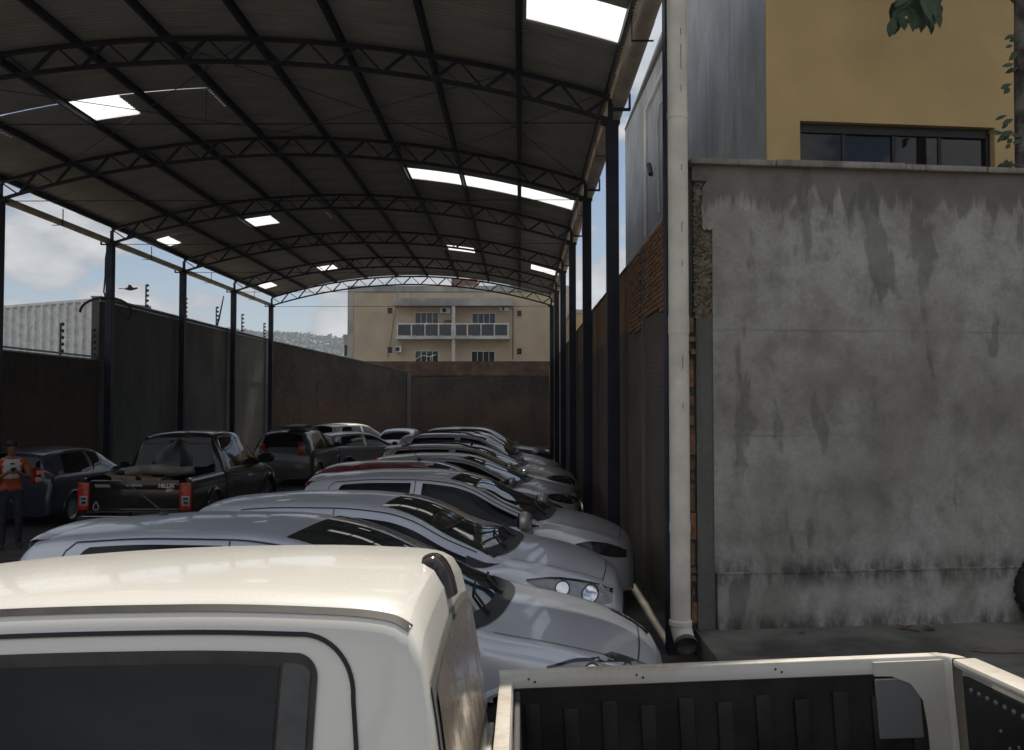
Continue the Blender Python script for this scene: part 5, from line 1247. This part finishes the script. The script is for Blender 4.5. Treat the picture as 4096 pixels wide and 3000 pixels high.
# load
def w2(x, y, z=0): return Vector((-6.03-y, 16.25+x, z-0.06))
o = MB().tube([w2(-2.2, 0.30, 1.20), w2(-2.15, 0.05, 1.235), w2(-2.1, -0.25, 1.235), w2(-2.05, -0.5, 1.2), w2(-2.0, -0.72, 1.22)], [0.10, 0.11, 0.12, 0.105, 0.09], 14, squash=0.75).build('tarpaulin_roll', 'tarp', None, smooth=True); tag(o, 'grey rolled tarpaulin lying across the bed of the black pickup', 'tarpaulin')
P = []
for i in range(15):
    th = math.pi*i/14; row = []
    for j in range(20):
        ph = 2*math.pi*j/20; z = math.cos(th); wd = math.sin(th)*(1.0 if z < 0 else 1.0-0.62*z**1.3)
        d = 1+0.16*mnoise.noise((math.cos(ph)*1.6, math.sin(ph)*1.6, z*1.8))+0.05*mnoise.noise((math.cos(ph)*6, math.sin(ph)*6, z*3))
        row.append(tuple(w2(-1.75, -0.27, 1.27)+Vector((0.35*wd*math.cos(ph)*d+0.09*max(0, z), 0.30*wd*math.sin(ph)*d, (0.44 if z > 0 else 0.30)*z*d))))
    P.append(row)
o = MB().grid(P, closed_v=True).build('rubbish_bag', 'bag_black', None, smooth=True); tag(o, 'full black plastic bag standing in the bed of the black pickup', 'bag')
for (x, y, sx, sy, h, a, lab) in ((-2.25, 0.28, 0.34, 0.36, 0.50, 0.2, 'cardboard box under the tarpaulin roll in the pickup bed'), (-2.30, -0.24, 0.28, 0.36, 0.47, -0.3, 'low cardboard box beside the black bag in the pickup bed')):
    c = w2(x, y, 0.645); t = thing('cardboard_box', lab, 'box', c, a); m = MB(); m.bevbox((-sy/2, -sx/2, 0), (sy/2, sx/2, h), 0.006); m.build('carton', 'cardboard', t)
    for s in (-1, 1): MB().bar((s*sy/2, 0, h), (s*(sy/2+0.10), 0, h+0.05), sx*0.96, 0.006).build('flap', 'cardboard', t)

# ================================================================ white pickup by the camera
WP = thing('white_pickup', 'white pickup with dirty cab back and empty lined bed right by the viewer', 'pickup')
YC = 2.40                                       # centre line depth
piv = Vector((-0.10, 3.20, 1.25)); LIFT = 0.022
Mrot = Matrix.Translation(piv) @ Matrix.Rotation(R(-3.9), 4, 'X') @ Matrix.Rotation(R(-2.4), 4, 'Y') @ Matrix.Translation(-piv)
Mrot = Matrix.Translation((0, 0, LIFT)) @ Mrot
WP.matrix_world = Mrot @ Matrix.Translation((-0.13, YC, 0)) @ Matrix.Rotation(R(180), 4, 'Z')
ws = [(-0.022, 0.45, 0.72, 0.42, 0.80, 0.82), (-0.014, 1.12, 0.72, 1.02, 0.815, 0.845), (0.0, 1.28, 0.70, 1.09, 0.82, 0.85), (0.018, 1.44, 0.68, 1.10, 0.825, 0.855), (0.036, 1.58, 0.65, 1.10, 0.83, 0.86), (0.055, 1.68, 0.63, 1.10, 0.83, 0.86), (0.08, 1.726, 0.618, 1.10, 0.83, 0.86), (0.13, 1.750, 0.612, 1.10, 0.832, 0.86),
      (0.28, 1.768, 0.61, 1.10, 0.832, 0.86), (0.55, 1.784, 0.612, 1.10, 0.835, 0.862), (0.9, 1.790, 0.616, 1.10, 0.835, 0.862), (1.3, 1.779, 0.62, 1.09, 0.835, 0.862), (1.65, 1.735, 0.625, 1.08, 0.835, 0.862), (1.85, 1.67, 0.63, 1.08, 0.835, 0.862), (2.2, 1.44, 0.66, 1.07, 0.83, 0.86), (2.6, 1.18, 0.71, 1.05, 0.825, 0.86), (2.75, 1.10, 0.72, 1.03, 0.82, 0.855),
      (3.2, 1.04, 0.72, 0.96, 0.81, 0.85), (3.6, 0.94, 0.68, 0.85, 0.77, 0.82), (3.78, 0.80, 0.56, 0.70, 0.66, 0.72), (3.86, 0.58, 0.45, 0.54, 0.52, 0.6)]
wb = Body(ws, 0.42, 0.040)
link('cab_body', wb.mesh('cab_body', 'paint_white', 150, (3.05,), 0.40, 0.36), WP)
zd = lambda x: wb.zedge(x)-0.012                  # drip channel under the roof edge
xs_ = list(np.linspace(0.20, 2.35, 70))
for s in (-1, 1):
    drip = [(x, min(zd(0.20)-0.10*(1-math.sqrt(max(0, 1-((0.20-x)/0.19)**2))), wb.zedge(x)-0.012)) for x in np.linspace(0.078, 0.195, 22)]+[(x, zd(x)) for x in xs_]
    wb.ribbon(drip, s, 0.012, 0.004).build('drip_moulding', 'window_rubber', WP)
    top = lambda x: wb.zedge(x)-0.055
    # door shut line : over the window, round the rear corner, down
    arcp = [(0.185+0.12*(1-math.cos(a)), top(0.31)-0.12*(1-math.sin(a))) for a in np.linspace(0, R(90), 14)]
    line = [(0.165, z) for z in np.linspace(0.55, top(0.31)-0.32, 12)]+[(0.175, top(0.31)-0.2)]+arcp+[(x, top(x)) for x in np.linspace(0.34, 1.85, 40)]
    wb.ribbon(line, s, 0.009, 0.0045).build('door_seam', 'seam', WP)
    # rubber surround and tinted pane
    zlo = lambda x: 1.13
    def hi_r(x, x0=0.258, r=0.045, d=0.088):
        z = wb.zedge(x)-d
        if x < x0+r: z -= r-math.sqrt(max(0, r*r-(x0+r-x)**2))
        return z
    wb.patch(0.258, 1.60, zlo, hi_r, s, 0.005, 70, 10, xs=[0.258+0.045*(1-math.cos(q)) for q in np.linspace(0, R(90), 14)]+list(np.linspace(0.31, 1.60, 50))).build('window_seal', 'window_rubber', WP, smooth=True)
    wb.patch(0.335, 1.12, lambda x: 1.15, lambda x: wb.zedge(x)-0.112, s, 0.009, 60, 10).build('door_window', 'tint', WP, smooth=True)
    wb.patch(0.272, 0.328, lambda x: 1.15, lambda x: hi_r(x)-0.018, s, 0.0085, 6, 10).build('quarter_pane', 'lamp_dark', WP, smooth=True)
    wb.ribbon([(x, 1.0) for x in np.linspace(0.02, 2.7, 24)], s, 0.006, 0.003).build('crease_line', 'seam', WP)
    mb = MB(); mb.bevbox((0.62, s*0.855-0.02, 0.93), (0.80, s*0.855+0.03, 0.97), 0.012); mb.build('door_handle', 'black_plastic', WP, smooth=True)
    mirror_part(WP, wb, 2.05, 1.16, s, 'black_plastic', 1.3)
    for ax_ in (3.05, -0.95): wheel(WP, ax_, s*0.74, 0.355, 0.23)
wb.top_patch(2.72, 1.78, 1.0, 0.92, bow_f=0.1).build('windscreen', 'windscreen', WP, smooth=True)
# back of the cab: dirty pane, brown reflection put into its colour, pale rubber seal
def backx(y, z):       # surface x of the cab back for a height z at lateral y (search along the loft)
    lo_, hi_ = -0.01, 0.3
    for _ in range(30):
        m_ = (lo_+hi_)/2
        if wb.ztop(m_, y) < z: lo_ = m_
        else: hi_ = m_
    return lo_
def backpatch(y0, y1, z0, z1, off, ny=14, nz_=8, rad=0.12):
    P = []
    for i in range(nz_+1):
        z = z0+(z1-z0)*i/nz_; row = []
        for j in range(ny+1):
            v = -1+2*j/ny; sag = 0.0; zz = z-(0.05*v*v if i == nz_ else 0.04*v*v)
            y = v*(y1)*(1-0.10*i/nz_); row.append((backx(y, zz)-off, y, zz))
        P.append(row)
    return MB().grid(P)
o = backpatch(0, 0.70, 1.20, 1.62, 0.004); so_ = o.build('rear_window_seal', 'cement_mid', WP, smooth=True)
o = backpatch(0, 0.665, 1.225, 1.60, 0.008); o.build('rear_window', 'dusty_reflect_glass', WP, smooth=True)
m = MB(); m.bevbox((-0.03, -0.80, 0.5), (-0.012, 0.80, 1.08), 0.006); m.build('cab_back_panel', 'paint_white', WP)
for y in (-0.55, -0.15, 0.25, 0.65): MB().bar((-0.034, y, 0.55), (-0.034, y, 1.06), 0.03, 0.02, up=(1, 0, 0)).build('back_rib', 'paint_white', WP)
# high brake lamp on the rear edge of the roof
P = []
for i in range(9):
    q = i/8; x = 0.115-0.068*q; row = []
    for j in range(13):
        v = -1+2*j/12; y = v*(0.075-0.012*abs(2*q-0.9)); hgt = 0.03*math.sin(math.pi*min(1, 0.12+0.8*q))*(1-v**4)
        z0 = wb.ztop(x, y); row.append((x-0.022*(1-v**4)*min(1, q*1.2), y, z0+hgt+0.001))
    P.append(row)
hl = MB().grid(P).build('brake_lamp', 'bronze_lamp', WP, smooth=True)
# bed
ZR = 1.25
def bedwall(s):
    prof = [(s*0.86, 0.5), (s*0.875, 0.6), (s*0.88, 0.95), (s*0.865, ZR-0.03), (s*0.855, ZR-0.012), (s*0.845, ZR), (s*0.80, ZR), (s*0.795, ZR-0.004), (s*0.793, ZR-0.055), (s*0.80, ZR-0.06), (s*0.845, ZR-0.06), (s*0.85, 0.55)]
    m = MB(); m.prism(prof, -1.66, -0.055, 0); return m
for s in (-1, 1):
    bedwall(s).build('bed_side', 'paint_rail', WP, smooth=True, angle=50)
    m = MB(); m.bevbox((-1.60, s*0.81-0.008, 0.72), (-0.10, s*0.81+0.008, ZR-0.058), 0.004); ln = m.build('bed_liner', 'liner', WP)
    for k in range(11):
        x = -0.17-0.138*k; m = MB(); m.bevbox((x-0.028, s*0.795-0.012, 0.72), (x+0.028, s*0.795+0.010, ZR-0.11-0.02*(k % 2)), 0.008); m.build('liner_rib', 'liner', ln, smooth=True)
    for x in (-0.16, -0.55, -1.05):
        for dx in (0, 0.022):
            MB().lathe([(0.0045, 0), (0.001, 0.001)], 8, Matrix.Translation((x-dx, s*0.7925, ZR-0.024-dx*0.5)) @ Matrix.Rotation(R(90*s), 4, 'X')).build('rivet_hole', 'seam', WP)
m = MB(); m.bevbox((-1.62, -0.81, 0.70), (-0.06, 0.81, 0.73), 0.006); m.build('bed_floor', 'liner', WP)
for k in range(9):
    y = -0.68+0.17*k; m = MB(); m.bevbox((-1.60, y-0.04, 0.728), (-0.08, y+0.04, 0.742), 0.006); m.build('floor_rib', 'liner', WP)
m = MB(); m.bevbox((-0.105, -0.79, 0.7), (-0.06, 0.79, ZR-0.02), 0.01); hb = m.build('headboard', 'paint_rail', WP, smooth=True)
m = MB(); m.bevbox((-0.102, -0.79, ZR-0.03), (-0.056, 0.79, ZR-0.006), 0.008); m.build('headboard_cap', 'paint_rail', hb, smooth=True)
m = MB(); m.bevbox((-0.128, -0.78, 0.73), (-0.108, 0.78, ZR-0.06), 0.006); m.build('headboard_liner', 'liner', hb)
# rounded corner of the rail and the tailgate
for s in (-1, 1):
    P = []
    for a in np.linspace(0, R(90), 9):
        cx_, cy_q = -1.62, s*0.75
        P.append([(cx_-r_*math.sin(a), cy_q+s*r_*math.cos(a), z) for r_, z in ((0.095, ZR-0.55), (0.10, ZR-0.01), (0.095, ZR), (0.05, ZR), (0.045, ZR-0.006), (0.043, ZR-0.10), (0.05, ZR-0.55))])
    MB().grid(P).build('rail_corner', 'paint_rail', WP, smooth=True, angle=50)
    # pale corner brace below the rail
    pl = [(-1.40, ZR-0.06), (-1.46, ZR-0.062), (-1.525, ZR-0.09), (-1.565, ZR-0.15), (-1.575, ZR-0.25), (-1.58, 0.74), (-1.65, 0.74), (-1.65, ZR-0.012), (-1.40, ZR-0.012)]
    m = MB(); m.prism(pl, s*0.800, s*0.780, 1); m.build('corner_brace', 'paint_rail', WP)
    P = [[(-1.40-0.165*q, s*(0.797-0.004*math.sin(math.pi*q)), ZR-0.075-0.20*w_-0.0*q) for w_ in np.linspace(0, 1, 6)] for q in np.linspace(0, 1, 8)]
    m = MB(); m.bevbox((-1.56, s*0.79-0.006, ZR-0.28), (-1.40, s*0.79+0.006, ZR-0.07), 0.005); m.build('latch_plate', 'paint_grey', WP)
tgw = MB(); tgw.bevbox((-1.745, -0.74, 0.66), (-1.69, 0.74, ZR-0.012), 0.012); tgw.bevbox((-1.752, -0.75, ZR-0.03), (-1.665, 0.75, ZR), 0.013)
tgo = tgw.build('tailgate', 'paint_rail', WP, smooth=True)
m = MB(); m.bevbox((-1.69, -0.70, 0.72), (-1.672, 0.70, ZR-0.05), 0.005); m.build('tailgate_liner', 'liner', tgo)
stud = MB().lathe([(0.010, 0), (0.009, 0.004), (0.004, 0.007), (0.0005, 0.0075)], 10).mesh('stud', 'galvanised', True)
for k in range(26):
    o = link('stud', stud, tgo, (-1.672, 0.66-0.052*k, ZR-0.085)); o.rotation_euler = (0, R(90), 0)
for k in range(22):
    o = link('stud', stud, tgo, (-1.672, 0.62-0.052*k+random.uniform(-.006, .006), ZR-0.17-0.02*(k % 3))); o.rotation_euler = (0, R(90), 0); o.scale = (0.7,)*3
MB().tube([(-1.668, 0.30, ZR-0.20), (-1.660, 0.27, ZR-0.28), (-1.658, 0.22, ZR-0.33), (-1.664, 0.18, ZR-0.34)], 0.008, 7).build('bent_hook', 'galvanised', tgo, smooth=True)
m = MB(); m.bevbox((-1.90, -0.80, 0.45), (-1.78, 0.80, 0.60), 0.03); m.build('rear_bumper', 'black_plastic', WP, smooth=True)
for s in (-1, 1):
    m = MB(); m.bevbox((-1.752, s*0.85-0.035, 0.72), (-1.67, s*0.85+0.035, 1.04), 0.015); m.build('tail_light', 'lamp_red', WP, smooth=True)
# wedge of made up ground that carries the tilted pickup
gp = MB(); cs = [Mrot @ Vector(q) for q in ((-4.6, 1.0, 0), (2.4, 1.0, 0), (2.4, 3.6, 0), (-4.6, 3.6, 0))]
zmin = min(c.z for c in cs)
gp.add([(c.x, c.y, max(c.z, 0.004)) for c in cs]+[(c.x, c.y, -0.4) for c in cs], [(0,1,2,3),(0,4,5,1),(1,5,6,2),(2,6,7,3),(3,7,4,0)])
struct(gp.build('driveway_ramp', 'asphalt'))

# ================================================================ person
def skin_mesh(verts, edges, root=0, sub=2):
    me = bpy.data.meshes.new('tmp'); me.from_pydata([v[:3] for v in verts], edges, []); ob = bpy.data.objects.new('tmp', me); C.objects.link(ob)
    md = ob.modifiers.new('s', 'SKIN'); md.use_smooth_shade = True
    for i, v in enumerate(verts): me.skin_vertices[0].data[i].radius = (v[3], v[4] if len(v) > 4 else v[3]); me.skin_vertices[0].data[i].use_root = (i == root)
    sd = ob.modifiers.new('u', 'SUBSURF'); sd.levels = sub; sd.render_levels = sub
    dg = bpy.context.evaluated_depsgraph_get(); out = bpy.data.meshes.new_from_object(ob.evaluated_get(dg)); C.objects.unlink(ob); bpy.data.objects.remove(ob); return out
pp = V(22, 1200, 13.9)
PE = thing('person', 'person in orange and white sleeveless shirt and dark jeans looking down at a phone', 'person', (pp.x, 13.9, yardz(13.9)), R(35))
# local: faces -y (towards the street), x to the person's left
vv = [(0, 0, 0.93, 0.155, 0.115), (0, 0.0, 1.08, 0.15, 0.11), (0, 0.0, 1.24, 0.165, 0.115), (0, 0.01, 1.37, 0.15, 0.10), (0, 0.0, 1.45, 0.062), (0, -0.02, 1.50, 0.058)]
ee = [(0, 1), (1, 2), (2, 3), (3, 4), (4, 5)]
def chain(root, pts):
    p = root
    for q in pts: vv.append(q); ee.append((p, len(vv)-1)); p = len(vv)-1
    return p
head = chain(5, [(0, -0.05, 1.57, 0.075, 0.085), (0, -0.045, 1.635, 0.070, 0.08)])
hands = []
for s in (-1, 1):
    h = chain(3, [(s*0.175, 0.01, 1.375, 0.062), (s*0.225, 0.0, 1.25, 0.052), (s*0.245, -0.02, 1.12, 0.044), (s*0.19, -0.16, 1.14, 0.038), (s*0.10, -0.27, 1.20, 0.028), (s*0.07, -0.31, 1.225, 0.030, 0.018)]); hands.append(h)
    chain(0, [(s*0.095, 0, 0.86, 0.098), (s*0.105, -0.01, 0.66, 0.082), (s*0.11, -0.015, 0.47, 0.062), (s*0.112, 0.0, 0.28, 0.058), (s*0.115, 0.02, 0.09, 0.046), (s*0.12, -0.03, 0.045, 0.042, 0.036), (s*0.13, -0.13, 0.035, 0.036, 0.026)])
    for k in range(4): chain(h, [(s*(0.055-0.012*k), -0.345, 1.245-0.012*k, 0.009), (s*(0.03-0.008*k), -0.355, 1.25-0.016*k, 0.008), (s*(0.012-0.004*k), -0.34, 1.245-0.016*k, 0.007)])
    chain(h, [(s*0.055, -0.30, 1.255, 0.010), (s*0.035, -0.315, 1.275, 0.009)])
pm = skin_mesh(vv, ee, 0, 2)
for q in ('skin', 'shirt_white', 'shirt_orange', 'jeans', 'shoe'): pm.materials.append(MATS[q])
for f in pm.polygons:
    c = f.center; ax = abs(c.x)
    if c.z < 0.075: k = 4
    elif c.z < 0.93: k = 3
    elif c.z < 1.425 and ax < 0.16+0.02*(c.z > 1.3) and c.y > -0.17: k = 2 if (c.z < 1.12 or ax > 0.12 or c.y > 0.06) else 1
    elif c.z > 1.24 and ax < 0.30 and c.z < 1.44 and c.y > -0.1: k = 2
    else: k = 0
    f.material_index = k; f.use_smooth = True
bo = link('body', pm, PE)
m = MB(); P = []
for i in range(10):
    th = math.pi*i/9; P.append([(0.088*math.sin(th)*math.cos(ph), -0.028+0.105*math.sin(th)*math.sin(ph)*(0.80 if math.sin(ph) < 0 else 1), 1.63+0.088*math.cos(th)-(0.02 if math.sin(ph) > 0.2 else -0.03)*math.sin(th)) for ph in np.linspace(0, 2*math.pi, 17)[:-1]])
m.grid(P, closed_v=True); m.build('hair', 'hair', PE, smooth=True)
for s in (-1, 1):
    MB().lathe([(0.001, -0.012), (0.018, -0.008), (0.02, 0), (0.014, 0.008), (0.001, 0.01)], 10, Matrix.Translation((s*0.083, -0.04, 1.585)) @ Matrix.Diagonal((0.5, 1, 1.5, 1)) @ Matrix.Rotation(R(90), 4, 'Y')).build('ear', 'skin', PE, smooth=True)
    MB().lathe([(0.001, -0.006), (0.011, 0), (0.001, 0.006)], 8, Matrix.Translation((s*0.03, -0.128, 1.592)) @ Matrix.Rotation(R(90), 4, 'X')).build('eye', 'hair', PE)
MB().tube([(0, -0.128, 1.60), (0, -0.15, 1.565), (0, -0.135, 1.555)], [0.008, 0.014, 0.008], 8).build('nose', 'skin', PE, smooth=True)
MB().tube([(-0.025, -0.125, 1.532), (0, -0.132, 1.53), (0.025, -0.125, 1.532)], [0.004, 0.006, 0.004], 6).build('mouth', 'shirt_orange', PE)
m = MB(); m.bevbox((-0.03, -0.124, 1.335), (0.035, -0.1185, 1.36), 0.002); m.build('shirt_print', 'jeans', PE)
phm = Matrix.Translation((pp.x, 13.9, yardz(13.9))) @ Matrix.Rotation(R(35), 4, 'Z') @ Matrix.Translation((0, -0.335, 1.262)) @ Matrix.Rotation(R(-35), 4, 'X')
ph = thing('phone', 'dark phone held in both hands of the person', 'phone'); ph.matrix_world = phm
m = MB(); m.bevbox((-0.035, -0.07, -0.005), (0.035, 0.07, 0.005), 0.004); m.build('case', 'black_plastic', ph); m = MB(); m.box((-0.031, -0.062, 0.0052), (0.031, 0.062, 0.0062)); m.build('screen', 'tint', ph)

# ================================================================ haze over the far ground
hz = MB(); hz.box((-1400, -1400, -1.5), (1400, 1400, 135)); ho = hz.build('haze', 'haze'); ho['kind'] = 'stuff'
